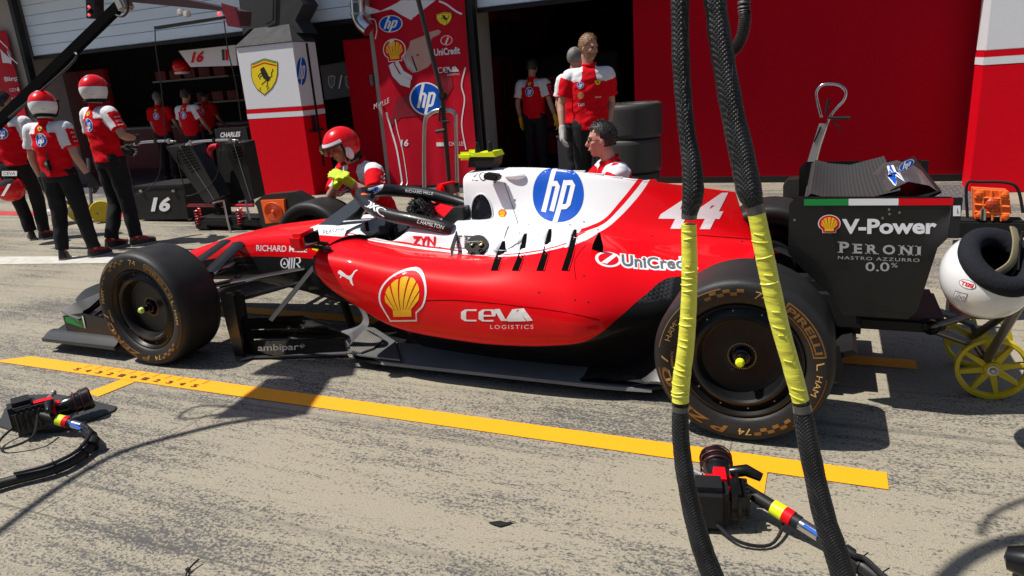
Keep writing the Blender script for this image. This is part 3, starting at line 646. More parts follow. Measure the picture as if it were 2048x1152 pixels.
# refuel/charge panel, aero flap, air box opening, camera pods
def blob(px,py,rx,ry,n=26,f=None): return [onbody(px+rx*math.cos(2*math.pi*i/n)*(f(i/n) if f else 1),py+ry*math.sin(2*math.pi*i/n)) for i in range(n)]
hx=[(957+23*math.cos(t)*(1 if math.sin(t)>-.2 else .9-.25*abs(math.sin(t))),494-24*math.sin(t)) for t in np.linspace(0,2*math.pi,30)[:-1]]
hc=onbody(955,496); hn=V(0,-.80,.60); hu=V(1,0,0); hv=hn.cross(hu); hv=hv if hv.z>0 else -hv
hs_=lambda d:math.dist(proj(hc+d*.01),proj(hc))/.01
ku,kv=1/hs_(hu),1/hs_(hv); HP=lambda x,y,o: hc+hu*((x-957)*ku)+hv*((494-y)*kv)+hn*o
sv=obj('service_hatch',MB().prism([HP(x,y,.004) for x,y in hx],hn*.016),mat('hatch_black',(.006,.006,.006),.5,spec=.15),car,auto=30)
BRS=mat('brass',(.35,.3,.15),.4,metal=.8)
for px,py,r in ((948,490,.013),(966,489,.015),(969,503,.012),(955,510,.012)):
    obj('connector',MB().lathe([(r,0),(r,.010),(r*.7,.012),(r*.65,.005),(0,.005)],HP(px,py,.0205),hn,14),BRS if py<495 else BLK,sv,world=False)
obj('valve_pipe',MB().tube([HP(938,487,.03),HP(962,485,.032)],.003,6),STEEL,sv,world=False)
fp=[onbody(912,462),onbody(904,512),onbody(909,490)]
obj('side_winglet',MB().prism([fp[0],fp[0]+V(.015,-.03,-.02),fp[2]+V(.01,-.07,0),fp[1]+V(0,-.01,0)],(.008,0,0)),BLK,car)
f1=onbody(1015,335)
ao=[onbody(*p) for p in crs([(943,440),(944,410),(952,392),(966,388),(978,400),(985,420),(984,436),(970,440),(950,441),(943,440)],30)]
obj('roll_hoop_hollow_patch',MB().add([p+V(0,-.0025,0) for p in ao],[list(range(30))]),GBLK,car)  # flat black sheet on the body, painting in the dark hollow
obj('hoop_edge',MB().tube([p+V(0,-.003,0) for p in ao],.004,6,cap=False),WHITE,car,smooth=True)
obj('hoop_strut',MB().tube([onbody(958,396)+V(0,-.006,0),onbody(966,425)+V(0,-.006,0)],.009,8),CARB,car,smooth=True)
cb=MB().box(U(985,353,1,3.58),(.085,.07,.035),rot=Matrix.Rotation(R(8),3,'Y'),bev=.008); obj('side_camera',cb,BLK,car)
obj('camera_fairing',MB().ball(U(1030,352,1,3.645),(.065,.03,.02)),WHITE,car,smooth=True)
tc=thing_tc=None
t0=U(967,316,1,YC); cam_m=MB().prism([t0+V(-.075,-.06,-.045),t0+V(.08,-.06,-.045),t0+V(.10,-.06,.01),t0+V(-.06,-.06,.015)],(0,.12,0))
tcam=obj('camera_housing',cam_m,BLK,car)
obj('antenna_deck',MB().prism([t0+V(-.06,-.065,.016),t0+V(.105,-.065,.012),t0+V(.09,-.065,.040),t0+V(-.02,-.065,.034)],(0,.13,0)),NEON,tcam)
obj('camera_lens_cover',MB().box(t0+V(-.085,-.055,.02),(.09,.035,.046),bev=.014),NEON,tcam,smooth=True)
obj('camera_lens_cover',MB().box(t0+V(-.085,.055,.02),(.09,.035,.046),bev=.014),NEON,tcam,smooth=True)
for dx,dy in ((-.02,-.03),(.03,.04),(.06,-.03)): obj('antenna',MB().lathe([(.016,0),(.011,.055),(.008,.06),(0,.06)],t0+V(dx,dy,.034),(0,0,1),8),BLK,tcam)
obj('camera_strut',MB().box(t0+V(0,0,-.055),(.10,.05,.05),bev=.01),BLK,tcam)
# halo
HN=[U(722,389,1,YC-.01),U(728,400,1,3.62),U(752,421,1,3.48),U(790,433,1,3.43),U(825,440,1,3.41),U(880,453,1,3.41),U(905,460,1,3.42)]
HF=[U(738,384,1,3.84),U(768,381,1,3.95),U(803,382,1,4.02),U(854,388,1,4.05),U(905,401,1,4.06),U(940,412,1,4.05)]
hal=MB().tube(crv(list(reversed(HN))+HF,60),.039,14,up=(0,0,1)); halo=obj('halo',hal,CARB,car,smooth=True)
obj('halo_pillar',MB().prism([(-2.95,YC-.012,.70),(-2.72,YC-.012,.715),(-2.58,YC-.012,.86),(-2.60,YC-.012,.905),(-2.66,YC-.012,.90)],(0,.024,0)),CARB,halo)
obj('halo_pillar',MB().prism([(-2.86,YC-.02,.708),(-2.78,YC-.02,.712),(-2.60,YC-.02,.87),(-2.63,YC-.02,.895)],(0,.04,0)),BLK,halo)
ws=MB().grid([[V(-2.97,YC-.10,.700),V(-2.76,YC-.17,.715)],[V(-2.80,YC-.07,.80),V(-2.64,YC-.12,.80)],[V(-2.64,YC-.03,.90),V(-2.56,YC-.06,.895)]])
obj('wind_deflector',ws,mat('smoked_screen',(.03,.032,.035),.15,coat=.5),halo,smooth=True)
# mirrors
for s in (-1,1):
    mc=V(-2.50,YC+s*.80,.782); rt=Matrix.Rotation(R(-12*s),3,'Z')
    mr=MB().box(mc,(.085,.19,.09),rot=rt,bev=.02); mo=obj('wing_mirror',mr,RED,car,smooth=True)
    obj('mirror_glass',MB().box(mc+rt@V(.0445,0,0),(.003,.165,.070),rot=rt,bev=.001),mat('mirror_glass',(.05,.05,.06),.05,metal=.8),mo)
    obj('mirror_stalk',MB().tube([mc+V(0,-s*.06,-.03),V(-2.47,YC+s*.66,.725)],.012,6,flat=2).tube([mc+V(.02,0,-.035),V(-2.40,YC+s*.72,.715)],.010,6,flat=2),BLK,mo)
# floor
FEG=mat('floor_grey_carbon',(.13,.13,.133),.38,coat=.15,var=.35,vs=6); VENT=carbon('vent_ribs',(.06,.06,.06),(.42,.40,.37),44,.3); GREYF=mat('foot_grey',(.12,.12,.125),.35,metal=.3); BRZ=mat('bronze_gloss_black',(.010,.008,.006),.12,coat=.5)
fl=[(-2.62,.18),(-2.58,.42),(-2.45,.60),(-2.38,.665),(-2.25,.675),(-1.8,.675),(-1.2,.67),(-.74,.655),(-.66,.60),(-.62,.45),(-.35,.40),(.1,.38),(.12,0)]
fm=MB(); fm.prism([(x,YC-w_,.045) for x,w_ in fl]+[(x,YC+w_,.045) for x,w_ in reversed(fl[:-1])],(0,0,.018)); floor=obj('floor',fm,CARB,car)
for s in (-1,1):
    rows=[]
    for x in np.linspace(-2.36,-.70,30):
        e=np.interp(x,[-2.36,-2.2,-.9,-.70],[.60,.68,.68,.66]); rows.append([V(x,YC+s*.43,.082),V(x,YC+s*.56,.078),V(x,YC+s*e,.066),V(x,YC+s*(e+.004),.05)])
    obj('floor_edge',MB().grid(rows),mat('floor_edge_grey',(.19,.19,.195),.42,coat=.1,var=.3,vs=5),floor,smooth=True)
    rows=[]
    for x in np.linspace(-1.05,-.60,16):
        t=(x+1.05)/.45; rows.append([V(x,YC+s*(.50-.03*t),.09+.22*t*t),V(x,YC+s*(.57-.0*t),.085+.10*t*t),V(x,YC+s*.665,.07+.02*t)])
    obj('floor_kick_up',MB().grid(rows),CARB,floor,smooth=True)
    for k in range(3):
        x=-1.06+k*.135; rows=[[V(x+.19*t,YC+s*(.60+.07*u-.0*t),.068+.035*math.sin(t*2.4)*(1-.4*u)+.012*u) for u in (0,.33,.66,1)] for t in np.linspace(0,1,8)]
        obj('edge_fin',MB().grid(rows),CARB2,floor,smooth=True)
    M_=lambda P: [V(p.x,YC+s*(YC-p.y),p.z) for p in P]   # near-side points, mirrored for the far side
    A_=M_([U(x,y,1,q) for (x,y),q in zip(((676,586),(692,597),(714,613),(726,636),(716,652),(682,662)),(3.36,3.3,3.24,3.2,3.18,3.18))]); B_=M_([U(x,y,1,q) for (x,y),q in zip(((690,596),(708,607),(730,622),(738,645),(728,660),(700,690)),(3.34,3.28,3.22,3.17,3.14,3.12))])
    obj('floor_leading_edge',MB().grid([crv(A_,16),crv([x_.lerp(y_,.5)+V(0,s*.015,.01) for x_,y_ in zip(A_,B_)],16),crv(B_,16)]),FEG,floor,smooth=True)
    obj('corner_vent',MB().prism(M_([U(*p,2,.098) for p in ((697,690),(704,671),(731,653),(766,681),(747,698),(722,707),(703,703))]),(0,0,.008)),VENT,floor)
    obj('floor_corner',MB().prism(M_([U(*p,2,.085) for p in ((690,690),(700,664),(731,646),(790,684),(800,722),(722,713),(703,709))]),(0,0,.008)),FEG,floor)
    def plate(nm,px,Yp,m_,th=.018,tilt=0): return obj(nm,MB().prism(M_([U(x,y,1,Yp+(tilt if k>=len(px)//2 else 0)) for k,(x,y) in enumerate(px)]),(0,-s*th,0)),m_,car if nm=='vane_board' else vb)
    vb=plate('vane_board',((441,602),(443,592),(450,587),(460,586),(466,592),(474,640),(485,695),(487,713),(478,722),(471,717),(454,655)),3.0,GBLK)
    plate('vane_plate',((464,590),(470,583),(478,582),(484,590),(492,640),(504,682),(509,709),(492,713),(484,700),(474,640)),3.05,GBLK)
    obj('vane_foot',MB().prism(M_([U(*p,2,.014) for p in ((470,717),(486,703),(505,706),(690,704),(694,712),(504,716),(481,722))]),(0,0,.010)),GREYF,vb)
    sl3=plate('vane_slat',((503,683),(600,680),(688,676),(694,703),(600,708),(508,715)),3.03,BRZ,.014,.03)
    plate('vane_slat',((497,662),(600,658),(650,655),(668,660),(696,673),(690,676),(600,677),(505,678)),3.09,BRZ,.014,.03)
    plate('vane_slat',((492,637),(602,631),(662,649),(600,656),(497,659)),3.18,BRZ,.014,.03)
    if s==-1: slat0=sl3
    obj('floor_stay',MB().tube([V(-3.02,YC+s*.60,.22),V(-2.86,YC+s*.30,.50)],.012,6,flat=2.2),BLK,car)
    obj('floor_stay',MB().tube([V(-2.80,YC+s*.12,.03),V(-2.83,YC+s*.14,.25)],.035,10,flat=.6),BLK,car)
# tyres and wheels
def wheel(x,hw,near,front):
    s=-1 if near else 1; rad=.353 if front else .355; oy=2.785 if near else 2*YC-2.785; o=V(x,oy-s*hw,rad); ax=(0,s,0)
    P=[(.352,-hw+.06),(.353,0),(.353,hw-.06),(.352,hw-.04),(.346,hw-.018),(.336,hw-.004),(.318,hw+.004),(.295,hw+.003),(.272,hw-.004),(.256,hw-.012),(.247,hw-.024)]
    P=[(a*rad/.353,b) for a,b in P]; full=[(r,-h) for r,h in reversed(P[3:])]+P
    w=thing_part=bpy.data.objects.new('wheel',None)
    tb=obj('tyre',MB().lathe(crs(full,60).tolist(),o,ax,96),TYRE,car,smooth=True,auto=60)
    rm=[(.247,-hw+.03),(.235,-hw+.05),(.235,hw-.05),(.247,hw-.026),(.244,hw-.019),(.236,hw-.017),(.230,hw-.03),(.222,hw-.045),(.206,hw-.038),(.196,hw-.028),(.185,hw-.026),(.176,hw-.034),(.168,hw-.06),(.162,hw-.085),(.155,hw-.088),(.05,hw-.086),(.046,hw-.083),(.043,hw-.10),(.0,hw-.10)]
    rmb=MB().lathe(rm,o,ax,72)
    nutm=MB().lathe([(.035,hw-.10),(.034,hw-.07),(.026,hw-.066),(.026,hw-.05),(.020,hw-.048),(.019,hw-.02),(.014,hw-.012),(0,hw-.010)],o,ax,24)
    obj('wheel_nut',nutm,[mat('nut_dark',(.05,.04,.04),.3,metal=.9)],tb,smooth=True,auto=30)
    obj('nut_tip',MB().lathe([(.0185,hw-.022),(.018,hw-.006),(.011,hw+.003),(0,hw+.004)],o,ax,18),NEON if not front else mat('tip_green',(.55,.75,.15),.5),tb,smooth=True)
    tk=MB()
    for i in range(40):
        a=2*math.pi*i/40; tk.box(o+V(.056*math.cos(a),s*(hw-.085),.056*math.sin(a)),(.004,.002,.004))
    if near: obj('index_marks',tk,CHALK,tb)
    for i in range(12):
        a=2*math.pi*(i+.3)/12; rmb.lathe([(.0035,0),(.0035,.004),(0,.004)],o+V(.214*math.cos(a),s*(hw-.043),.214*math.sin(a)),ax,8,mi=1)
    obj('rim',rmb,[RIMB,GREY],tb,smooth=True,auto=28)
    if not near: return tb
    prof=sorted([(r,h) for r,h in crs(P[3:],40).tolist()])
    def yf(r): return float(np.interp(r,[p[0] for p in prof],[p[1] for p in prof]))
    def ring(sh,a0,span,r0,r1,m_,sub=1): # clockwise from a0 (degrees)
        vs,fs=sh; bm=bmesh.new(); b=[bm.verts.new((x_,y_,0)) for x_,y_ in vs]
        for f in fs:
            try: bm.faces.new([b[i] for i in f])
            except ValueError: pass
        bmesh.ops.triangulate(bm,faces=bm.faces[:])
        for _ in range(4):
            e=[q for q in bm.edges if abs(q.verts[0].co.x-q.verts[1].co.x)*span>2.5 or abs(q.verts[0].co.y-q.verts[1].co.y)>.34]
            if not e: break
            bmesh.ops.subdivide_edges(bm,edges=e,cuts=1); bmesh.ops.triangulate(bm,faces=[f for f in bm.faces if len(f.verts)>3])
        bm.verts.index_update(); out=[]
        for v in bm.verts:
            r=(r0+(r1-r0)*v.co.y)*rad/.353; a=R(a0-span*v.co.x); out.append(o+V(r*math.cos(a),s*(yf(r)+.0012),r*math.sin(a)))
        mb=(out,[[v.index for v in f.verts] for f in bm.faces]); bm.free(); return mb
    g=MB()
    def put(*a): 
        v_,f_=ring(*a[:5],None); g.add(v_,f_,a[5])
    for base in ((128,) if not front else (170,)):
        pass
    A=0 if not front else 9
    bar=rect(0,0,1,1)
    put(text('PIRELLI',bold=.03),A+55,42,.284,.312,0); put(bar,A+57,46,.318,.323,0); put(bar,A+57,46,.274,.278,0); put(bar,A+57.5,1.5,.274,.323,0); put(bar,A+11.5,1.5,.274,.323,0)
    put(bar,A-6,44,.322,.326,0); put(text('P ZERO',bold=.03,shear=.2),A-98,74,.284,.318,0); put(bar,A-126,46,.325,.329,0); put(bar,A+172,52,.322,.326,0); put(bar,A+128,24,.318,.323,0)
    for b0 in (118,-48):
        for i in range(6):
            for j in range(2):
                if (i+j)%2==0: put(bar,A+b0-i*5,5,.288+j*.014,.302+j*.014,0)
    for i in range(4): put(bar,A+134+i*8,4.5,.300,.306,0)
    put(text('74',shear=.1),A+80,10,.282,.315,1); put(text('L',shear=-.2),A+7,7,.284,.312,1); put(text('HAM'),A-4,17,.286,.308,1); put(text('HAM'),A+165,16,.286,.308,1); put(text('L /'),A+200,22,.286,.312,1); put(text('74'),A-80,10,.285,.312,1); put(text('6009472'),A+190,16,.266,.275,1)
    for i in range(46):
        a=2*math.pi*i/46; r0,r1=.335,.349; g.add([o+V((r+0)*math.cos(a+e),s*(yf(r)+.0008),r*math.sin(a+e)) for r,e in ((r0,-.0018),(r0,.0018),(r1,.0018),(r1,-.0018))],[(0,1,2,3)],2)
    obj('tyre_lettering',g,[GOLD,CHALK,mat('rubber_grey',(.05,.05,.05),.8)],tb,weld=False)
    return tb
TYRE=mat('tyre_rubber',(.013,.0125,.0125),.52,spec=.35,var=.5,vs=9,bump=.12,bs=120); RIMB=mat('rim_black',(.006,.006,.0065),.33,coat=.08,spec=.3,var=.2)
XR,XF=-.277,-3.677
for x,hw,fr in ((XR,.185,False),(XF,.15,True)):
    for nr in (True,False): wheel(x,hw,nr,fr)
# brake drums and suspension
for s in (-1,1):
    def arm(a,b,r,fl_=2.4,m_=None,nm='suspension_arm'): obj(nm,MB().tube([V(a[0],YC+s*a[1],a[2]),V(b[0],YC+s*b[1],b[2])],r,8,flat=fl_,up=(0,0,1)),m_ or CARB,car,smooth=True)
    a1,b1,a2,b2=U(452,482,1,3.51),U(396,522,1,3.14),U(478,486,1,3.51),U(422,540,1,3.14); b1=a1.lerp(b1,1.15);b2=a2.lerp(b2,1.12)
    for p_,q_,r_ in ((a1,b1,.011),(a2,b2,.013)): arm((p_.x,YC-p_.y,p_.z),(q_.x,YC-q_.y,q_.z),r_,3.6)
    arm((-2.98,.27,.46),(-3.60,.66,.40),.010,4); arm((-3.62,.20,.45),(-3.66,.66,.40),.010,3); arm((-3.05,.26,.36),(-3.62,.66,.24),.011,3); arm((-3.66,.18,.33),(-3.66,.66,.24),.010,3); arm((-3.16,.25,.42),(-3.72,.66,.34),.009,2); arm((-3.58,.20,.56),(-3.68,.64,.26),.010,2)
    obj('brake_duct',MB().lathe([(.14,.64),(.14,.70),(.05,.72)],(XF,YC,.353),(0,s,0),28,cap=True),CARB,car,smooth=True)
    for a,b in (((-.55,.16,.50),(-.30,.58,.46)),((-.05,.14,.50),(-.24,.58,.46)),((-.6,.2,.28),(-.30,.58,.24)),((.0,.14,.28),(-.25,.58,.24)),((-.27,.08,.36),(-.277,.58,.355))): arm(a,b,.014,2.2)
    obj('brake_duct',MB().lathe([(.15,.54),(.15,.60),(.05,.62)],(XR,YC,.355),(0,s,0),28,cap=True),CARB,car,smooth=True)
obj('gearbox',MB().box((-.1,YC,.33),(.7,.24,.26),bev=.05),BLK,car,smooth=True)
obj('exhaust',MB().lathe([(.05,0),(.055,.3),(.05,.3),(.045,.05)],(.0,YC,.52),(1,0,.08),20),GREY,car,smooth=True)
obj('diffuser',MB().prism([(-.2,YC-.34,.10),(.16,YC-.34,.22),(.18,YC-.34,.20),(-.18,YC-.34,.06)],(0,.68,0)),BLK,car)
for s in (-1,1): obj('diffuser_fence',MB().prism([(-.05,YC+s*.36,.05),(.14,YC+s*.36,.06),(.10,YC+s*.36,.24),(-.02,YC+s*.36,.26)],(0,.012,0)),BLK,car)
obj('rear_crash_structure',MB().tube([(.1,YC,.34),(.3,YC,.34),(.38,YC,.34)],[.07,.055,.04],12),BLK,car,smooth=True)
# rear wing
ep=[(-.105,.964),(.455,.963),(.456,.80),(.425,.76),(.375,.49),(.345,.455),(.10,.455),(.06,.53),(-.075,.66),(-.128,.72),(-.132,.93)]
rwg=[]
for s in (-1,1):
    e_=obj('rear_wing_endplate',MB().prism([(x,YC+s*.55,z) for x,z in ep],(0,-s*.012,0)),GBLK,car); rwg.append(e_)
    obj('endplate_strip',MB().box((.475,YC+s*.544,.88),(.035,.012,.16)),BLK,e_)
EP=rwg[0]; ey=YC-.55-.0015
def epd(nm,L,a,b,c,**k): 
    p=[U(q[0],q[1],1,ey) for q in (a,b,c)]; return decal(nm,L,*p,None,EP,**k)
epd('flag_stripe',[(GREEN,rect(0,0,.315,1)),(LWHITE,rect(.315,0,.65,1)),(LRED,rect(.65,0,1,1))],(1608,411),(1906,410),(1608,398))
epd('logo',shell_logo(),(1636,466),(1681,466),(1636,431))
epd('lettering',lines(LWHITE,('V-Power',0,0,1,1,dict(bold=.035))),(1684,468),(1873,468),(1684,438))
def peroni():
    L=[]; w={'P':.15,'E':.13,'R':.16,'O':.18,'N':.17,'I':.07}; x=0; a=LGREY
    for c in 'PERONI':
        L.append((a,xf(text(c,bold=.03),x+.02,0,x+w[c]-.01,1 if c=='P' else .86)))
        for xx in ((x+.03,) if c in 'PEI' else (x+.03,x+w[c]-.03) if c in 'RN' else ()):
            L+=[(a,rect(xx-.035,0,xx+.035,.07))]+([(a,rect(xx-.035,(.93 if c=='P' else .79),xx+.035,(1 if c=='P' else .86)))] if not(c=='R' and xx>x+.05) else [])
        x+=w[c]+.03
    return L
epd('lettering',peroni(),(1676,505),(1841,511),(1676,483))
epd('lettering',lines(LGREY,('NASTRO AZZURRO',0,0,1,1,dict(space=1.15))),(1676,518),(1839,524),(1676,511.5))
epd('lettering',lines(LGREY,('0.0',0,0,.75,1,dict(bold=.01)),('%',.8,.45,1,.95)),(1731,542),(1795,543),(1731,524))
epd('serial_label',[(LWHITE,rect(0,0,1,1)),(LBLK,rect(.55,.2,.62,.75)),(LBLK,rect(.7,.2,.74,.5))],(1906,432),(1921,432),(1906,411))
for px,py in ((1778,419),(1779,428),(1799,425),(1838,404),(1589,440),(1765,436)): epd('fastener',[(GREY,ell(.5,.5,.5,.5,12))],(px-2.5,py+2.5),(px+2.5,py+2.5),(px-2.5,py-2.5))
WGC=mat('wing_ribbed_carbon',(.03,.03,.03),.55,spec=.2); _g=NT(WGC); _v,_x=_g.coords(); _w=_g.math('SINE',_g.math('MULTIPLY',_x[0],420)); _g.l(_g.mix(_g.ramp(_w,-1,1),(.030,.030,.030),(.048,.047,.046)),_g.b.inputs['Base Color'])
def wing(prof,nm,m_,n=20,w_=.535):
    rows=[[V(x,YC-w_+2*w_*j/n,z-dz*(1-abs(2*j/n-1)**2.5)) for x,z,dz in prof] for j in range(n+1)]
    return obj(nm,MB().grid(rows),m_,car,smooth=True)
wing([(-.09,.83,0),(-.06,.85,.01),(.05,.83,.02),(.17,.83,.02),(.25,.87,.01),(.25,.862,.01),(.15,.815,.02),(.0,.805,.02),(-.07,.815,.01),(-.09,.83,0)],'rear_wing_plane',WGC)
fw=wing([(-.07,.955,0),(-.05,.975,0),(.02,.955,.03),(.12,.945,.03),(.27,.985,0),(.28,.99,0),(.27,.975,0),(.12,.93,.03),(.0,.94,.03),(-.06,.94,0),(-.07,.955,0)],'rear_wing_flap',WGC)
wing([(.20,.88,0),(.26,.90,0),(.33,.94,0),(.42,.985,0),(.42,.975,0),(.34,.93,0),(.27,.915,0),(.20,.89,0)],'rear_wing_flap',CARB)
obj('rear_wing_pillar',MB().prism([(.0,YC-.02,.5),(.14,YC-.02,.5),(.16,YC-.02,.83),(.05,YC-.02,.83)],(0,.04,0)),CARB,car)
cap_=MB(); 
rows=[[V(.20+.02*math.sin(t*3),YC-.5+.62*t,.945),V(.25,YC-.5+.62*t,.985+.02*t),V(.31,YC-.46+.58*t,1.01+.01*t),V(.38,YC-.5+.56*t,1.0),V(.43,YC-.52+.54*t,.965)] for t in np.linspace(0,1,10)]
cov=obj('wing_cover',cap_.grid(rows),mat('film_cover',(.06,.062,.065),.38,coat=.25,var=.3,vs=5,bump=.3,bs=6),fw,smooth=True)
for q in (((1779,366),(1806,360),(1772,347)),((1800,346),(1830,330),(1796,330))):
    p=[U(*a,1,3.45) for a in q]; decal('logo',hp_logo(),*p,[cov],cov,lift=.003,reach=.3)
# front wing
for s in (-1,1):
    def fwp(prof,nm,m_=CARB,w0=.12,w1=.90,n=12,sweep=.1,tw=0):
        rows=[[V(x+sweep*(j/n)**1.5,YC+s*(w0+(w1-w0)*j/n),z+tw*(j/n)) for x,z in prof] for j in range(n+1)]
        return obj(nm,MB().grid(rows),m_,car,smooth=True)
    fwp([(-5.0,.10),(-4.95,.125),(-4.8,.12),(-4.66,.14),(-4.66,.13),(-4.8,.10),(-4.95,.095),(-5.0,.10)],'front_wing_plane',CARB2,tw=-.02,sweep=.3)
    fwp([(-4.72,.15),(-4.6,.19),(-4.46,.26),(-4.45,.255),(-4.6,.175),(-4.72,.145)],'front_wing_flap',CARB,w0=.2,w1=.86,sweep=.24)
    fwp([(-4.50,.27),(-4.40,.31),(-4.28,.38),(-4.27,.375),(-4.4,.295),(-4.5,.262)],'front_wing_flap',CARB,w0=.25,w1=.86,sweep=.16)
    fwe=obj('front_wing_endplate',MB().prism([(x,YC+s*.86,z) for x,z in ((-4.50,.08),(-4.50,.24),(-4.32,.27),(-4.18,.26),(-4.02,.24),(-4.0,.08))],(0,s*.012,0)),GBLK,car)
    if s<0: decal('flag_stripe',[(GREEN,poly([(0,.35),(.02,.75),(.62,1),(.60,.0)])),(LWHITE,poly([(.62,1),(.66,1),(.64,0),(.60,0)]))],(-4.48,YC-.875,.17),(-4.2,YC-.875,.17),(-4.48,YC-.875,.255),None,fwe)
    foot=[[V(x,YC+s*(.80+.13*t),.10+dz*(1-t)*.4+.03*math.sin(t*3.1)) for t in np.linspace(0,1,6)] for x,dz in ((-4.66,.02),(-4.55,.05),(-4.3,.06),(-4.1,.05),(-3.98,.03))]
    obj('footplate',MB().grid(foot).grid([[p+V(0,0,-.03) for p in r] for r in foot]).tube([r[-1]+V(0,0,-.015) for r in foot],.016,8),CARB2,car,smooth=True)
    FM=lambda P: [V(p.x,YC+s*(YC-p.y),p.z) for p in P]
    top_=FM([U(121,621,1,2.86),U(146,607,1,2.93),U(172,597,1,3.0),U(206,582,1,3.06)]); bot_=FM([U(156,639,1,2.84),U(172,631,1,2.87),U(186,619,1,2.92),U(210,600,1,3.0)])
    fg=MB().grid([crv(top_,12),crv([p_.lerp(q_,.5)+V(0,0,-.006) for p_,q_ in zip(top_,bot_)],12),crv(bot_,12)]); fg.grid([[p+V(0,0,-.010) for p in crv(top_,12)],[p+V(0,0,-.010) for p in crv(bot_,12)]])
    obj('flick_flap',fg,BLK,fwe,smooth=True)
    bk_=FM([U(150,600,1,3.25),U(168,580,1,3.25),U(200,566,1,3.25),U(226,560,1,3.25)]); bl_=FM([U(160,612,1,3.2),U(176,604,1,3.2),U(204,596,1,3.2),U(226,592,1,3.2)])
    obj('inner_flap',MB().grid([crv(bk_,12),crv(bl_,12)]),CARB2,fwe,smooth=True)
# body graphics
def bs(nm,L,a,b,c,T=BODY,par=None,**k): return sticker(nm,L,a,b,c,T,par or NP,**k)
bs('logo',shell_logo(),(765,642),(853,642),(762,549),maxe=.018,lift=.0022)
bs('logo',puma(),(676,571),(713,571),(676,540))
bs('logo',ceva(),(923,656),(1067,657),(923,612))
bs('logo',hp_logo(False,a=LBLUE,b=LWHITE),(1061,448),(1175,448),(1061,336),par=eng)
stick2('lettering',lines(LRED,('ZYN',0,0,1,1,dict(bold=.03))),848,482,46,19,BODY,car,maxe=.012,lift=.004)
stick2('logo',ibm(LBLK),938,484,58,28,BODY,car,maxe=.015,lift=.002)
bs('lettering',lines(LWHITE,('44',0,0,1,1,dict(shear=.35,bold=.035))),(1316,457),(1452,459),(1319,389),T=[finp,eng],par=finp)
bs('logo',unicredit(),(1194,528),(1392,538),(1194,504),par=eng)
bs('logo',shell_logo(LYEL),(996,435),(1013,435),(996,419),par=eng)
bs('lettering',[(LBLK,stroke([(0,1),(.42,1),(0,0),(.42,0)],.08)),(LBLK,stroke([(.08,.5),(.36,.5)],.08)),(LBLK,stroke(arc(.8,.5,.22,40,330,14,.5),.08))],(945,361),(972,361),(945,347),par=eng)
bs('lettering',lines(LWHITE,('RICHARD MILLE',0,0,1,1,dict(bold=.01))),(513,502),(614,505),(513,490),T=[chas],par=chas)
bs('logo',[(LWHITE,stroke(arc(.2,.5,.17,0,360,24,.43),.07)),(LWHITE,poly([(.12,.35),(.28,.35),(.2,.68)]))]+[(LWHITE,poly([(x,0),(x+.07,0),(x+.10,1),(x+.03,1)])) for x in (.38,.50,.62)]+[(LWHITE,stroke([(.74,1),(.9,1),(.95,.75),(.9,.55),(.78,.5),(1,0)],.08))],(561,537),(603,538),(561,515),T=[chas],par=chas)
stick2('shield_emblem',[(LBRY,poly([(0,.25),(.2,.95),(.75,1),(1,.55),(.6,.1)]))]+[(LBLK,xf(h,.25,.2,.8,.85)) for h in horse()],637,494,26,24,[chas],chas)
bs('lettering',lines(LBLK,('PERONI',0,0,1,1)),(648,470),(686,461),(646,461),T=BODY,par=chas)
sticker('lettering',lines(LWHITE,('L.HAMILTON',0,0,1,1,dict(shear=.15))),(834,446),(887,459),(836,439),[halo],halo,maxe=.015)
sticker('lettering',lines(LWHITE,('RICHARD MILLE',0,0,1,1)),(811,384),(866,390),(811,379),[halo],halo,maxe=.015)
sticker('lettering',[(LWHITE,stroke([(0,1),(.18,1),(.3,.5),(.18,0),(0,0)],.1)),(LWHITE,stroke([(.32,1),(.62,0)],.1)),(LWHITE,stroke([(.62,1),(.32,0)],.1)),(LWHITE,stroke(arc(.88,.5,.2,50,310,10,.5),.1))],(730,412),(768,434),(737,401),[halo],halo,maxe=.015)
sticker('logo_panel',[(LWHITE,rect(0,0,1,1)),(LBLUE,ell(.5,.5,.2,.4))],(734,384),(764,379),(736,376),[halo],halo,maxe=.015)
sticker('marker_light',[(ORANGE,ell(.5,.5,.5,.5))],(722,392),(737,392),(722,386),[halo],halo,maxe=.015)
if slat0: sticker('lettering',lines(LWHITE,('ambipar',0,0,.88,1,dict(bold=.01)))+[(LWHITE,stroke([(.95,.45),(1,.7),(.95,.95),(.90,.7),(.95,.45)],.015)),(LWHITE,ell(.95,.7,.018,.08,10))],(516,706),(609,703),(516,689),[slat0],slat0)
# ---------------- people ----------------
SKIN=mat('skin',(.46,.24,.17),.5,var=.12,vs=20); SKIN2=mat('skin_tan',(.40,.21,.14),.5,var=.12,vs=20)
SHR=mat('shirt_red',(.60,.002,.010),.8,spec=.12,var=.1,vs=6,bump=.25,bs=28); SHW=mat('shirt_white',(.66,.66,.69),.75,var=.06,bump=.2,bs=28); TRO=mat('trouser_black',(.009,.009,.011),.8,spec=.25,var=.35,vs=7,bump=.5,bs=16)
HRED=mat('helmet_red',(.72,.003,.008),.3,coat=.5,spec=.2); HWH=mat('helmet_white',(.78,.78,.78),.22,coat=.8); SHO=mat('shoe_black',(.015,.012,.013),.5); SHRD=mat('shoe_red',(.42,.01,.025),.5,var=.5,vs=60); SOLE=mat('shoe_sole',(.35,.33,.33),.6)
EYE=mat('eye_dark',(.02,.012,.01),.3); LIP=mat('lips',(.33,.11,.09),.5)
def hairmat(n,c): return mat(n,c,.55,var=.5,vs=55,bump=.5,bs=90,stretch=(1,1,.3))
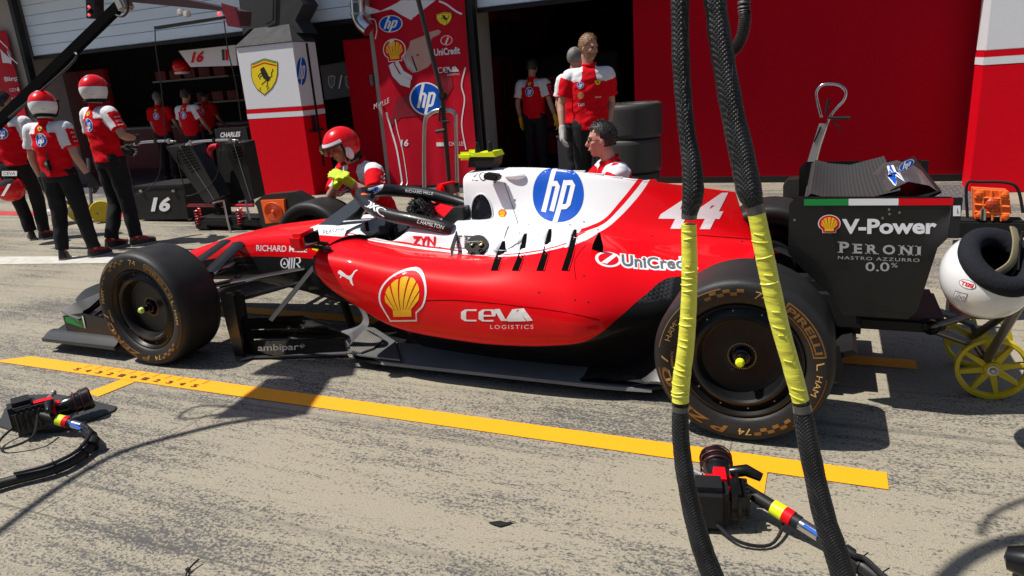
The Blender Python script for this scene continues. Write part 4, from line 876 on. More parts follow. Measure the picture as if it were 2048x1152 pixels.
def voxel(mb,size,sm=3):
    me=bpy.data.meshes.new('tmp'); me.from_pydata([tuple(v) for v in mb.v],[],mb.f); bm=bmesh.new(); bm.from_mesh(me)
    bmesh.ops.recalc_face_normals(bm,faces=bm.faces); bm.to_mesh(me); bm.free()
    o=bpy.data.objects.new('tmp',me); COL.objects.link(o); r=o.modifiers.new('r','REMESH'); r.mode='VOXEL'; r.voxel_size=size; r.use_smooth_shade=True
    if sm: q=o.modifiers.new('s','SMOOTH'); q.iterations=sm; q.factor=.5
    e=bpy.data.meshes.new_from_object(o.evaluated_get(bpy.context.evaluated_depsgraph_get()))
    out=MB(); out.v=[v.co.copy() for v in e.vertices]; out.f=[tuple(p.vertices) for p in e.polygons]; out.m=[0]*len(out.f)
    bpy.data.objects.remove(o); bpy.data.meshes.remove(me); bpy.data.meshes.remove(e); return out
def rings(mb,L,n=20):   # closed stack of ellipses: (centre, right vector*rx, forward vector*ry)
    rows=[[c+a*math.cos(2*math.pi*j/n)+b*math.sin(2*math.pi*j/n) for j in range(n)] for c,a,b in L]
    mb.grid(rows,closed=True); mb.add(rows[0],[list(range(n))]); mb.add(rows[-1],[list(range(n))[::-1]]); return mb
def frame(up,right):
    u=up.normalized(); r=(right-u*right.dot(u)).normalized(); return r,u.cross(r),u   # right, forward, up
DEF=dict(pelvis=(0,0,.96),neck=(0,0,1.47),head=(0,.025,1.64),ls=(-.205,0,1.41),rs=(.205,0,1.41),le=(-.26,-.03,1.13),re=(.26,-.03,1.13),lw=(-.27,.06,.89),rw=(.27,.06,.89),
 lh=(-.095,0,.92),rh=(.095,0,.92),lk=(-.11,.03,.50),rk=(.11,.03,.50),la=(-.12,-.02,.09),ra=(.12,-.02,.09),lt=(-.15,.13,.04),rt=(.15,.13,.04))
def person(label,loc,ang,pose={},head=(0,0),scale=1.0,vox=.012,hair=None,hairm=None,helmet=None,gloves=None,sleeve='white',plain=False,skin=None,glasses=False,beard=False,back=True,front=False,shoes=True,group=None,legs=True,hairlen=.0):
    J={k:Vector(v)*scale for k,v in {**DEF,**pose}.items()}; RZ=Matrix.Rotation(ang,3,'Z'); LOC=Vector((loc[0],loc[1],0)); W=lambda p:RZ@Vector(p)+LOC
    J={k:W(v) for k,v in J.items()}; skin=skin or SKIN; s=scale
    P=thing('person',label,'person',LOC,group)
    r,f,u=frame(J['neck']-J['pelvis'],J['rs']-J['ls']); 
    hy,hp=head; HM=RZ@Matrix.Rotation(hy,3,'Z')@Matrix.Rotation(hp,3,'X'); H=lambda x,y,z:J['head']+HM@Vector((x,y,z))*s
    # body
    b=MB(); L=[]; pn=J['neck']-J['pelvis']
    for t,rx,ry in ((-.16,.13,.10),(0,.15,.105),(.3,.135,.095),(.6,.155,.105),(.85,.15,.09),(1.0,.06,.06)): L.append((J['pelvis']+pn*t,r*rx*s,f*ry*s))
    rings(b,L); nk=J['head']+HM@Vector((0,-.02,-.07))*s
    b.caps([J['neck']-u*.04*s,nk],[.06*s,.052*s])
    for a,e,w in (('ls','le','lw'),('rs','re','rw')): b.caps([J['neck'].lerp(J[a],.5)-u*.03*s,J[a]],[.055*s,.058*s]); b.caps([J[a],J[a].lerp(J[e],.5),J[e],J[e].lerp(J[w],.3),J[w]],[.055*s,.048*s,.040*s,.042*s,.027*s])
    for a,k,q,t in (('lh','lk','la','lt'),('rh','rk','ra','rt')): b.caps([J[a],J[a].lerp(J[k],.5),J[k],J[k].lerp(J[q],.35),J[q]],[.085*s,.075*s,.052*s,.055*s,.036*s]); b.caps([J[q]-V(0,0,.03*s),J[t]],[.04*s,.03*s])
    b.ball(H(0,-.01,.025),(.074*s,.094*s,.095*s),18,rot=HM); b.ball(H(0,.022,-.035),(.058*s,.066*s,.075*s),16,rot=HM); b.ball(H(0,.055,-.085),(.03*s,.03*s,.025*s),12,rot=HM)
    b.caps([H(0,.082,.022),H(0,.105,-.022)],[.009*s,.014*s],10); b.caps([H(-.035,.076,.032),H(.035,.076,.032)],[.012*s,.012*s],8); b.ball(H(0,.088,-.055),(.022*s,.012*s,.011*s),10,rot=HM)
    for sx in (-1,1): b.ball(H(.075*sx,-.005,-.005),(.010*s,.020*s,.032*s),10,rot=HM); b.ball(H(.042*sx,.062,-.015),(.02*s,.02*s,.02*s),10,rot=HM)
    if not gloves:
        for sd,w,e in ((-1,'lw','le'),(1,'rw','re')): hand(b,J[w],(J[w]-J[e]).normalized(),RZ@V(-sd,0,0),s)
    body=obj('body',voxel(b,min(vox,.0085 if (hair or helmet) and vox<=.012 else vox),2),skin,P,smooth=True)
    for sx in (-1,1):
        obj('eye',MB().ball(H(.032*sx,.079,.010),(.014*s,.009*s,.007*s),8,rot=HM),EYE,P,smooth=True)
        if hairm: obj('eyebrow',MB().caps([H(.017*sx,.088,.034),H(.05*sx,.076,.032)],[.004*s,.003*s],6),hairm,P,smooth=True)
    obj('mouth',MB().ball(H(0,.0925,-.056),(.021*s,.009*s,.006*s),8,rot=HM),LIP,P,smooth=True)
    # shirt
    m=MB(); L=[]
    for t,rx,ry in ((-.09,.190,.130),(.1,.182,.125),(.35,.180,.122),(.6,.195,.132),(.8,.205,.122),(.93,.17,.098),(1.0,.075,.072),(1.055,.062,.062)): L.append((J['pelvis']+pn*t,r*rx*s,f*ry*s))
    rings(m,L,24); slv=.72
    for a,e in (('ls','le'),('rs','re')):
        A=J[a];B=J[e]; m.caps([J['neck'].lerp(A,.35)-u*.035*s,A],[.062*s,.076*s]); m.tube([A,A.lerp(B,.35),A.lerp(B,slv)],[.078*s,.078*s,.074*s],16)
    sh=voxel(m,vox*.8,4)
    ctr=J['pelvis']
    sv=[]
    for v in sh.v:
        v=Vector(v); k=(v-ctr); n=noise.noise(Vector((k.dot(r)*5,k.dot(f)*5,k.dot(u)*9)))*.016+noise.noise(Vector((k.dot(r)*12+3,k.dot(f)*12,k.dot(u)*22+k.dot(r)*9)))*.008
        sv.append(v+(k-u*k.dot(u)).normalized()*n)
    sh.v=sv; mi=[]; ln=pn.length
    for fc in sh.f:
        c=sum((sh.v[i] for i in fc),Vector((0,0,0)))/len(fc); k=c-ctr; x=abs(k.dot(r))/s; y=k.dot(f)/s; t=k.dot(u)/ln; w_=False
        if not plain:
            for a,e in (('ls','le'),('rs','re')):
                d=J[e]-J[a]; q=(c-J[a]).dot(d)/d.length_squared
                if q>.12 and (c-J[a]-d*q).length<.10*s and x>.12: 
                    side=(c-J[a]-d*q).dot(r)*(1 if a=='rs' else -1)/s
                    w_=(q<slv-.05 and (side<.045)) if sleeve=='white' else False
                    break
            else: w_=(t>(.80 if y<0 else .76)-.9*max(0,x-.14) and x>.062+.10*max(0,.95-t) and t<1.02)
        mi.append(1 if w_ else 0)
    sh.m=mi; shirt=obj('polo_shirt',sh,[SHR,SHW],P,smooth=True)
    obj('collar',MB().tube([J['pelvis']+pn*1.045+r*.066*s*math.cos(a)+f*.064*s*math.sin(a)+u*.008*math.sin(a)*-1 for a in np.linspace(0,2*math.pi,21)],.014*s,8,cap=False),SHR,shirt,smooth=True)
    # trousers and shoes
    if legs:
        m=MB(); L=[]
        for t,rx,ry in ((-.20,.145,.125),(-.08,.178,.128),(.02,.175,.118)): L.append((J['pelvis']+pn*t,r*rx*s,f*ry*s))
        rings(m,L)
        for a,k,q in (('lh','lk','la'),('rh','rk','ra')): m.caps([J[a]+u*.02,J[a].lerp(J[k],.5)],[.105*s,.092*s]); m.tube([J[a].lerp(J[k],.4),J[k],J[k].lerp(J[q],.5),J[q].lerp(J[k],.04)],[.094*s,.078*s,.072*s,.070*s],16); m.caps([J[k].lerp(J[a],.1),J[k].lerp(J[q],.1)],[.08*s,.078*s])
        tr=voxel(m,vox*.9,3); tr.v=[Vector(v)+Vector((noise.noise(Vector(v)*9),noise.noise(Vector(v)*9+Vector((5,5,5))),0))*.012 for v in tr.v]
        obj('trousers',tr,TRO,P,smooth=True)
        if shoes:
            for q,t in (('la','lt'),('ra','rt')):
                A=J[q];T=J[t]; d=(T-A); d.z=0; d.normalize(); sd=V(0,0,1).cross(d); bz=min(A.z-.075,T.z-.035); pit=(T.z-.04)-(A.z-.09)
                m=MB(); rows=[]
                for a_,w_,h_ in ((-.075,.028,.06),(-.06,.038,.10),(0,.042,.115),(.06,.044,.085),(.12,.047,.06),(.165,.04,.045),(.185,.02,.03)):
                    c=A+d*a_*s; c.z=max(.0,A.z-.09*s+pit*(a_/.17)); rows.append([c+sd*(w_*s*math.cos(p))+V(0,0,h_*s*max(0,math.sin(p))+.018) for p in np.linspace(-.1,math.pi+.1,11)])
                m.grid(rows,mi=0).add(rows[0],[list(range(11))],0); so_=obj('shoe',m,SHO,P,smooth=True)
                m=MB(); rows2=[[V(p.x,p.y,p.z) for p in (rw_[0]+sd*.004,rw_[0]-V(0,0,.02)+sd*.004,rw_[-1]-V(0,0,.02)-sd*.004,rw_[-1]-sd*.004)] for rw_ in rows]; m.grid(rows2,closed=True).add(rows2[0],[(0,1,2,3)]).add(rows2[-1],[(3,2,1,0)]); obj('sole',m,SOLE,so_)
                m=MB(); rows3=[[p+(p-(rw_[0]+rw_[-1])/2).normalized()*.004 for p in rw_[2:9]] for rw_ in rows[1:5]]; m.grid(rows3); obj('upper',m,SHRD,so_,smooth=True)
    # gloves
    if gloves:
        for sd,w,e in ((-1,'lw','le'),(1,'rw','re')):
            g=MB(); d=(J[w]-J[e]).normalized(); hand(g,J[w],d,RZ@V(-sd,0,0),s*1.12); g.caps([J[w]-d*.03,J[w]+d*.03],[.036*s,.038*s]); obj('glove',voxel(g,.006,1),gloves,P,smooth=True)
    def tufts(fs,cnt,ln):
        rnd=random.Random(len(fs.v)); base=list(fs.f)
        for _ in range(cnt):
            f_=rnd.choice(base); p=sum((Vector(fs.v[i]) for i in f_),Vector((0,0,0)))/len(f_); n=V(p.x,p.y+.012,p.z-.02).normalized(); g=(n*.55+V(rnd.uniform(-.5,.5),rnd.uniform(-.5,.3),rnd.uniform(-.1,.5))).normalized()
            sd=n.cross(g).normalized()*.0035; l=ln*rnd.uniform(.5,1.2); b0=len(fs.v); fs.v+=[p-sd,p+sd,p+g*l*.6+sd*.6+n*.002,p+g*l-n*.004]; fs.f+=[(b0,b0+1,b0+2),(b0,b0+2,b0+3)]; fs.m+=[0,0]
    # hair / helmet / glasses
    if hair:
        m=MB(); nn=30; rows=[]
        for i in range(nn//2+1):
            p=math.pi*i/(nn//2); row=[]
            for j in range(nn):
                t=2*math.pi*j/nn; q=V(math.sin(p)*math.cos(t),math.sin(p)*math.sin(t),math.cos(p)); k=1+hair*(.5+.9*noise.noise(q*5+Vector(loc+(0,)) if len(loc)==2 else q*5))+hair*.6*noise.noise(q*13)
                row.append(V(.079*k*q.x,.100*k*q.y-.012,.103*k*q.z+.028))
            rows.append(row)
        fs=MB(); fs.grid(rows,closed=True); keep=[]
        for fc in fs.f:
            c=sum((Vector(fs.v[i]) for i in fc),Vector((0,0,0)))/len(fc)
            n_=noise.noise(c*60)*.012
            if c.z>.088+n_ and c.y<.082 or (c.y<.045+n_ and c.z>.062+n_) or (c.y<-.018+n_ and c.z>-.045-hairlen) or (abs(c.x)>.058 and c.y<.014+n_ and c.z>.022): keep.append(fc)
        fs.f=keep; fs.m=[0]*len(keep)
        if vox<=.012: tufts(fs,900,.014+.06*max(0,hair-.10))
        fs.v=[H(*v) for v in fs.v]; obj('hair',fs,hairm,P,smooth=True,auto=80)
    if beard: 
        m=MB(); rows=[]
        for i in range(7):
            p=1.75+i*.17; rows.append([H(.063*math.sin(p)*math.cos(t),.024+.072*math.sin(p)*math.sin(t)+.004*noise.noise(V(p*9,t*9,1)),-.03+.082*math.cos(p)) for t in np.linspace(.1,math.pi-.1,18)])
        obj('beard',MB().grid(rows),hairm,P,smooth=True)
    if glasses:
        m=MB()
        for sx in (-1,1): m.tube([H(.034*sx+.022*math.cos(t),.094,.008+.017*math.sin(t)) for t in np.linspace(0,2*math.pi,17)],.0025,6,cap=False).tube([H(.056*sx,.09,.012),H(.078*sx,-.0,.010)],.0025,6)
        m.tube([H(-.012,.098,.012),H(.012,.098,.012)],.0025,6); obj('glasses',m,BLK,P,smooth=True)
    if helmet:
        m=MB(); nn=36; N2=22; rows=[]; RX,RY,RZ_=.132,.155,.150
        for i in range(N2+1):
            p=math.pi*i/N2; rows.append([V(RX*math.sin(p)*math.cos(2*math.pi*j/nn),RY*math.sin(p)*math.sin(2*math.pi*j/nn)-.012,RZ_*math.cos(p)+.01) for j in range(nn)])
        def opn(c): return (c.y>.03 and c.z<.045) or c.z<-.105-(.02 if c.y<0 else 0)
        fs=MB().grid(rows,closed=True); keep=[];mm=[]
        for fc in fs.f:
            c=sum((Vector(fs.v[i]) for i in fc),Vector((0,0,0)))/len(fc)
            if opn(c): continue
            keep.append(fc); wz=.035 if helmet=='back' else -.2
            mm.append(1 if (c.z<wz-.25*max(0,c.y)) else 0)
        vs=fs.v; fs.f=keep; fs.m=mm; fs.v=[H(*v) for v in vs]; hs=obj('helmet_shell',fs,[HRED,HWH],P,smooth=True)
        inn=MB(); inn.v=[H(*(Vector(v)*.955)) for v in vs]; inn.f=keep; inn.m=[0]*len(keep); obj('helmet_lining',inn,MBLK,hs,smooth=True)
        edge=MB()
        ring_=[H(RX*.70*math.cos(t),RY*.72*math.sin(t)-.012,-.105) for t in np.linspace(math.pi*.93,2.07*math.pi,24)]; edge.tube(ring_,.018*s,8)
        op=[H(RX*math.cos(t)*.97,.035+.115*max(0,math.sin(t))**.8,.05+.01*math.sin(t)) for t in np.linspace(0,math.pi,20)]; edge.tube(op,.008*s,6)
        for sx in (-1,1): edge.tube([H(sx*RX*.97,.035,.05),H(sx*RX*.93,.035,-.03),H(sx*RX*.72,.035,-.10)],.010*s,6)
        obj('helmet_trim',edge,MBLK,hs,smooth=True)
        if helmet=='front':
            vz=MB(); vz.grid([[H(1.04*RX*math.cos(t),RY*1.06*math.sin(t)-.012,z) for t in np.linspace(.35,math.pi-.35,16)] for z in (.07,.045,.02,-.005)])
            obj('visor',vz,VISOR,hs,smooth=True)
            st=MB().grid([[H(1.012*RX*math.cos(t)*k,1.012*RY*math.sin(t)*k-.012,z) for t in np.linspace(.2,math.pi-.2,18)] for z,k in ((.062,.94),(.085,.865))]); obj('helmet_stripe',st,LWHITE,hs,smooth=True)
            decal('shield_emblem',shield(),H(-.022,.16,.02),H(.022,.16,.02),H(-.022,.16,.065),None,hs,lift=.006)
            for sx in (-1,1): obj('ear_guard',MB().ball(H(sx*.125,.005,-.045),(.018*s,.035*s,.055*s),14,rot=HM),LWHITE,hs,smooth=True)
        else:
            for sx in (-1,1): decal('logo_patch',[(LWHITE,ell(.5,.5,.5,.5,16)),(LBLK,rect(.2,.35,.8,.65))],H(.06*sx-.012,-.16,-.055),H(.06*sx+.012,-.16,-.055),H(.06*sx-.012,-.16,-.04),[hs],hs,reach=.2)
            decal('vent',[(LBLK,rect(0,0,1,1))],H(-.085,-.16,.022),H(-.05,-.16,.03),H(-.085,-.16,.027),[hs],hs,reach=.2)
            decal('logo',hp_logo(),H(-.02,-.1,.125),H(.02,-.1,.125),H(-.02,-.07,.15),[hs],hs,reach=.1)
    # shirt prints
    def on(x,t,sz,fd): # x across, t along the spine; sz half size; fd -1 back, 1 front
        c=J['pelvis']+pn*t+r*x*s+f*fd*.14*s; h=sz*s; rr=r*(-fd); return c-rr*h-u*h,c+rr*h-u*h,c-rr*h+u*h
    if back:
        decal('logo',hp_logo(),*on(0.0,.67,.068,-1),[shirt],shirt,reach=.16,lift=.003); decal('shield_emblem',shield(),*on(0,.89,.026,-1),[shirt],shirt,reach=.16,lift=.003)
    if front:
        X=1
        decal('logo',hp_logo(),*on(.085,.70,.034,1),[shirt],shirt,reach=.16,lift=.003); decal('shield_emblem',shield(),*on(-.085,.73,.028,1),[shirt],shirt,reach=.16,lift=.003)
        decal('logo',shell_logo(),*on(.085,.52,.03,1),[shirt],shirt,reach=.16,lift=.003)
        a_,b_,c_=on(.085,.40,.034,1); decal('lettering',ibm(),a_,b_,a_.lerp(c_,.45),[shirt],shirt,reach=.16,lift=.003)
        a_,b_,c_=on(-.085,.52,.03,1); decal('lettering',lines(LWHITE,('UniCredit',0,0,1,1)),a_,b_,a_.lerp(c_,.3),[shirt],shirt,reach=.16,lift=.003)
    for a,e,sd in (('ls','le',-1),('rs','re',1)):
        A=J[a];B=J[e]
        for t0,tx in ((.2,'ibm'),(.36,'DXC'),(.52,'BingX')):
            c=A.lerp(B,t0)+r*sd*.10*s; d=(B-A).normalized(); cr=f*sd*(1); q0=c-cr*.028*s; decal('lettering',lines(LWHITE,(tx,0,0,1,1)),q0,q0+cr*.056*s,q0-d*.02*s,[shirt],shirt,reach=.12,lift=.003) if not plain else None
    return P,J,H,shirt
def hand(b,w,d,inw,s):   # palm, four unequal bent fingers and a thumb; inw: direction the palm faces
    inw=(inw-d*inw.dot(d)).normalized(); sd=d.cross(inw).normalized()
    b.caps([w+d*.015*s,w+d*.05*s,w+d*.085*s],[.026*s,.031*s,.030*s],12)
    for k in (-1,1): b.caps([w+d*.03*s+sd*.018*k*s,w+d*.085*s+sd*.026*k*s],[.020*s,.019*s],10)
    for i,(o,l) in enumerate(((-.033,.066),(-.011,.078),(.012,.074),(.033,.058))):
        p=w+d*.095*s+sd*o*s; q=p+(d*.9+inw*.35).normalized()*l*.5*s; e=q+(d*.6+inw*.8).normalized()*l*.5*s; b.caps([p,q,e],[.0115*s,.0105*s,.009*s],8)
    t=w+d*.035*s-sd*.028*s; q=t+(d*.6-sd*.75+inw*.3).normalized()*.035*s; b.caps([t,q,q+(d*.9+inw*.35).normalized()*.03*s],[.015*s,.0125*s,.010*s],8)
VISOR=mat('visor_smoke',(.25,.05,.05),.08,alpha=.45,coat=.5)
GDK=mat('glove_dark',(.03,.028,.027),.8,var=.3); GGR=mat('glove_grey',(.38,.37,.36),.85,var=.15); GNE=mat('glove_neon',(.50,.72,.02),.7,var=.2); GYE=mat('glove_yellow',(.75,.42,.01),.7)
HB=hairmat('hair_black',(.012,.010,.009)); HBL=hairmat('hair_blond',(.25,.15,.07)); HG=hairmat('hair_grey',(.16,.15,.14)); HDB=hairmat('hair_dark_brown',(.035,.022,.015))
OPEN=dict(lk=(-.15,.04,.50),rk=(.14,.02,.50),la=(-.16,-.05,.09),ra=(.19,.02,.09),lt=(-.24,.07,.04),rt=(.24,.17,.04))
person('man in half white helmet with hanging arms and a radio at his belt, from behind',(-7.22,4.92),R(14),{**OPEN,'le':(-.27,-.01,1.12),'lw':(-.27,.05,.87),'re':(.28,-.04,1.12),'rw':(.34,.02,.88)},helmet='back',gloves=GDK,head=(R(15),R(-8)),scale=.955)
radio=thing('belt_radio','small black two-way radio clipped to a trouser belt','radio',(-7.2,4.78,.93))
c_=U(96,331,1,4.80); obj('radio_body',MB().box(c_,(.055,.03,.11),bev=.006),GBLK,radio); obj('antenna',MB().tube([c_+V(.02,0,.05),c_+V(.025,0,.14)],.005,6),BLK,radio); obj('display',MB().box(c_+V(0,-.017,.02),(.035,.004,.03)),mat('radio_grey',(.2,.2,.22),.4),radio)
person('tall man in half white helmet with bent right elbow, left of the numbered cart',(-7.2,5.5),R(-8),{'re':(.36,.0,1.17),'rw':(.16,.24,1.13),'le':(-.26,.02,1.13),'lw':(-.14,.22,1.02),'la':(-.02,-.16,.09),'lt':(-.06,.02,.04),'lk':(-.08,.02,.49),'ra':(.16,.02,.09),'rt':(.20,.18,.04)},helmet='back',gloves=GDK,head=(R(20),R(-4)),scale=1.03)
px=U(4,205,1,5.6)
person('dark haired man cut off by the left edge, carrying a red helmet at his waist',(px.x-.02,5.6),R(25),{'rw':(.24,.24,1.0),'re':(.27,-.02,1.13),'la':(-.05,.0,.09)},hair=.10,hairm=HB,gloves=GDK,head=(R(-30),R(-10)),scale=1.0,skin=SKIN2)
for i,(x,y,z,pl,lb) in enumerate(((307,165,10.4,True,'man in plain red shirt standing in the dark garage, left of three'),(364,163,9.9,False,'man in red polo with white shoulders standing in the dark garage, middle of three'),(402,160,11.6,True,'dim figure in red shirt deepest in the garage, right of three'))):
    q=U(x,y,1,z); person(lb,(q.x,z),R(10-8*i),{'re':(.27,.05,1.15),'rw':(.22,.22,1.0),'le':(-.27,.05,1.15),'lw':(-.25,.12,.93)},hair=.06,hairm=(HG,HDB,HB)[i],plain=pl,vox=.02,head=(0,R(-10)),group='team members inside the left garage',scale=.97)
# crouching and leaning mechanics beyond the car
KN=dict(pelvis=(0,-.02,.44),lh=(-.1,-.02,.42),rh=(.1,-.02,.42),lk=(-.14,.33,.40),rk=(.15,.10,.07),la=(-.14,.25,.09),ra=(.15,-.28,.07),lt=(-.14,.38,.04),rt=(.15,-.36,.05))
person('crouching mechanic in red helmet with raised visor and neon gloves, beyond the halo',(-3.46,5.06),R(168),{**KN,'neck':(.03,.16,.93),'head':(.10,.25,1.075),'ls':(-.17,.17,.87),'rs':(.20,.15,.88),'le':(-.33,.36,.70),'lw':(-.17,.45,.83),'re':(.16,.40,.66),'rw':(-.05,.47,.82)},helmet='front',gloves=GNE,head=(R(-18),R(-22)),sleeve='red',front=True,back=False,hairm=HDB,vox=.010)
person('crouching mechanic with black framed glasses and dark hair, behind the engine cover',(-1.33,5.05),R(122),{**KN,'neck':(0,.10,.89),'head':(0,.16,1.05),'ls':(-.19,.10,.83),'rs':(.19,.08,.83),'le':(-.24,.30,.60),'re':(.24,.30,.60),'lw':(-.16,.46,.5),'rw':(.16,.46,.5)},hair=.10,hairm=HB,glasses=True,sleeve='red',front=True,back=False,head=(R(-14),R(-4)),vox=.010)
hd=U(846,436,1,4.02)
person('black haired mechanic leaning over the far side of the cockpit under the halo',(hd.x,4.75),R(178),{'pelvis':(0,-.02,.50),'neck':(0,.52,.63),'head':(0,.69,hd.z),'ls':(-.18,.48,.60),'rs':(.18,.48,.60),'le':(-.24,.60,.52),'lw':(-.10,.76,.5),'re':(.24,.60,.52),'rw':(.10,.76,.5),'lh':(-.1,-.02,.48),'rh':(.1,-.02,.48),'lk':(-.12,.02,.10),'rk':(.12,.02,.10),'la':(-.12,-.38,.09),'ra':(.12,-.38,.09),'lt':(-.12,-.48,.04),'rt':(.12,-.48,.04)},hair=.22,hairm=HB,head=(R(12),R(-62)),sleeve='red',plain=True,back=False,hairlen=.05,vox=.010,skin=SKIN2)
person('blond bearded man in red and white polo with grey gloves walking past the tyre stack',(-2.30,7.42),R(206),{'ls':(-.185,.035,1.44),'rs':(.185,-.035,1.44),'neck':(0,.02,1.52),'head':(.0,.05,1.70),'re':(.29,-.06,1.17),'rw':(.30,.05,.92),'le':(-.23,-.06,1.16),'lw':(-.17,.06,.91),'lk':(-.10,.10,.50),'la':(-.10,.06,.09),'lt':(-.12,.22,.04),'rk':(.10,.0,.50),'ra':(.11,-.14,.10),'rt':(.14,.02,.04)},hair=.07,hairm=HBL,beard=True,gloves=GGR,sleeve='red',front=True,back=False,head=(R(42),R(-12)),vox=.010,scale=1.03)
q=U(1146,78,1,8.5); person('grey haired man half hidden behind the blond man',(q.x,8.5),R(-25),{},hair=.05,hairm=HG,vox=.016,head=(R(5),0),scale=1.02)
q=U(1062,112,1,10.2); person('man with a yellow glove seen from behind in the dark right garage',(q.x,10.2),R(-6),{'re':(.28,-.02,1.14),'rw':(.33,.05,.90)},hair=.05,hairm=HDB,vox=.018,gloves=GYE,head=(0,R(-12)),scale=.99)
# ---------------- pit equipment ----------------
def UP(pts,Y): return [U(x,y,1,Y) for x,y in pts]
CHROME=mat('chrome',(.62,.62,.63),.18,metal=1); TITAN=mat('raw_steel_tube',(.20,.185,.165),.35,metal=.9,var=.15); YPL=mat('yellow_wheel_paint',(.66,.50,.012),.45,var=.12,vs=20); REDT=mat('red_tube',(.5,.006,.02),.35,coat=.4)
HOSE=mat('black_hose',(.010,.010,.011),.45,spec=.4,var=.3,vs=30)
# numbered cart
ct=thing('tool_cart','black wheeled box with a white number 16 standing left of the jacks','cart',(-8.0,7.0,0))
F=UP(((263,378),(366,374),(377,438),(277,440)),6.72); d=V(.10,.62,0)
body=obj('cart_box',MB().prism(F,d),BLK,ct); obj('cart_lid',MB().prism([F[0]+V(-.01,-.01,.003),F[1]+V(.01,-.01,.003),F[1]+V(.01,-.01,.035),F[0]+V(-.01,-.01,.035)],d*1.02),BLK,ct)
decal('lettering',lines(LWHITE,('16',0,0,1,1,dict(bold=.045,shear=.15))),*UP(((302,423),(340,423),(303,394)),6.715),None,body,lift=.003)
for q,dd in ((F[3]+V(.09,.08,0),0),(F[2]-V(.06,-.08,0),0),(F[3]+V(.15,.6,0),0),(F[2]+V(0,.6,0),0)):
    w_=obj('caster',MB().lathe([(.0,-.016),(.045,-.016),(.05,-.01),(.05,.01),(.045,.016),(.0,.016)],(q.x,q.y,.05),(0,1,0),16),GREY,ct,smooth=True); obj('caster_fork',MB().box((q.x,q.y,.10),(.05,.05,.05),bev=.008),STEEL,w_)
for px in (282,347): obj('latch',MB().box(U(px,382,1,6.705),(.06,.02,.03),bev=.004),STEEL,ct)
# two jacks with sloping panels
def pjack(pan,bar,label,slots,Y,th):
    j=thing('pit_jack',label,'jack',U(sum(p[0] for p in pan)/len(pan),420,1,Y)*1); j.location.z=0
    P=UP(pan,Y); bd=obj('sloping_panel',MB().prism(P,(.03,th,.02)),CARB,j)
    for k in range(slots):
        a=P[0].lerp(P[3],.10+.055*k); b_=P[1].lerp(P[2],.06+.05*k); o=V(0,-.004,.002); obj('panel_slot',MB().tube([a.lerp(b_,.35)+o,a.lerp(b_,.85)+o],.006,6),DARK,bd)
    obj('panel_fold',MB().tube([P[0].lerp(P[1],.55)+V(0,-.004,0),P[3].lerp(P[2],.6)+V(0,-.004,0)],.006,6),GREY,bd)
    B=crv(UP(bar,Y-.05),16); hb=obj('chrome_handlebar',MB().tube(B,.017,10),CHROME,j,smooth=True)
    for e in (B[0],B[-1]):
        q=B[2] if e is B[0] else B[-3]; obj('grip',MB().tube([e,e.lerp(q,1.0)],.024,10),BLK,hb,smooth=True)
    for t in (4,8,11): obj('clamp',MB().box(B[t],(.05,.05,.06),bev=.01),STEEL if t!=8 else BLK,hb)
    obj('brake_cable',MB().tube(crv([B[0],B[0]+V(-.12,0,-.10),B[0]+V(-.05,-.05,-.45),B[3]+V(-.1,-.05,-.62),B[8]+V(-.06,-.04,-.45),B[9]],22),.006,6),HOSE,j,smooth=True)
    base=MB().box((P[2].x-.05,Y-.02,.10),(.55,.30,.10),bev=.02).box((P[2].x-.2,Y-.08,.05),(.22,.2,.08),bev=.02); obj('jack_base',base,BLK,j)
    lo=P[3]; obj('support_frame',MB().tube([lo+V(.05,.1,-.02),V(lo.x+.15,Y+.15,.06)],.03,8).tube([P[2]+V(0,.1,-.02),V(P[2].x,Y+.1,.08)],.03,8),BLK,j)
    obj('coil_spring',MB().tube([V(P[3].x+.035*math.cos(a),Y-.15+.035*math.sin(a),.06+.20*a/40) for a in np.linspace(0,40,120)],.008,5),REDT,j,smooth=True)
    lev=UP(((426,406),(447,401),(455,441),(463,470)),Y-.25) if slots>6 else [P[2]+V(-.05,-.2,0),P[2]+V(.05,-.2,.02),P[2]+V(.09,-.22,-.2)]
    obj('steel_lever',MB().tube(lev,.012,8),STEEL,j,smooth=True)
    for s in (-.25,.2): obj('jack_wheel',MB().lathe([(0,-.03),(.05,-.03),(.055,0),(.05,.03),(0,.03)],(P[2].x+s,Y+.12,.055),(0,1,0),16),GREY,j,smooth=True)
    return j
pjack(((331,294),(384,292),(440,394),(412,408)),((262,292),(282,285),(332,282),(354,285)),'black sloping pit jack with chrome bar just right of the numbered cart',8,6.45,.16)
pjack(((446,287),(486,286),(509,398),(494,404)),((365,293),(390,284),(454,280),(479,283)),'black sloping pit jack with chrome bar and red frame beside the white stand',4,6.5,.16)
rf=thing('red_frame','red bent tube frame holding a black board between the two jacks','frame',(-6.9,6.6,0))
obj('red_tube',MB().tube(crv(UP(((436,292),(424,294),(420,303),(424,330),(440,405)),6.62),16),.034,10).tube(UP(((376,411),(507,411)),6.6),.02,8),REDT,rf,smooth=True)
obj('black_board',MB().prism(UP(((432,300),(486,300),(506,408),(446,408)),6.72),(0,.03,0)),MBLK,rf)
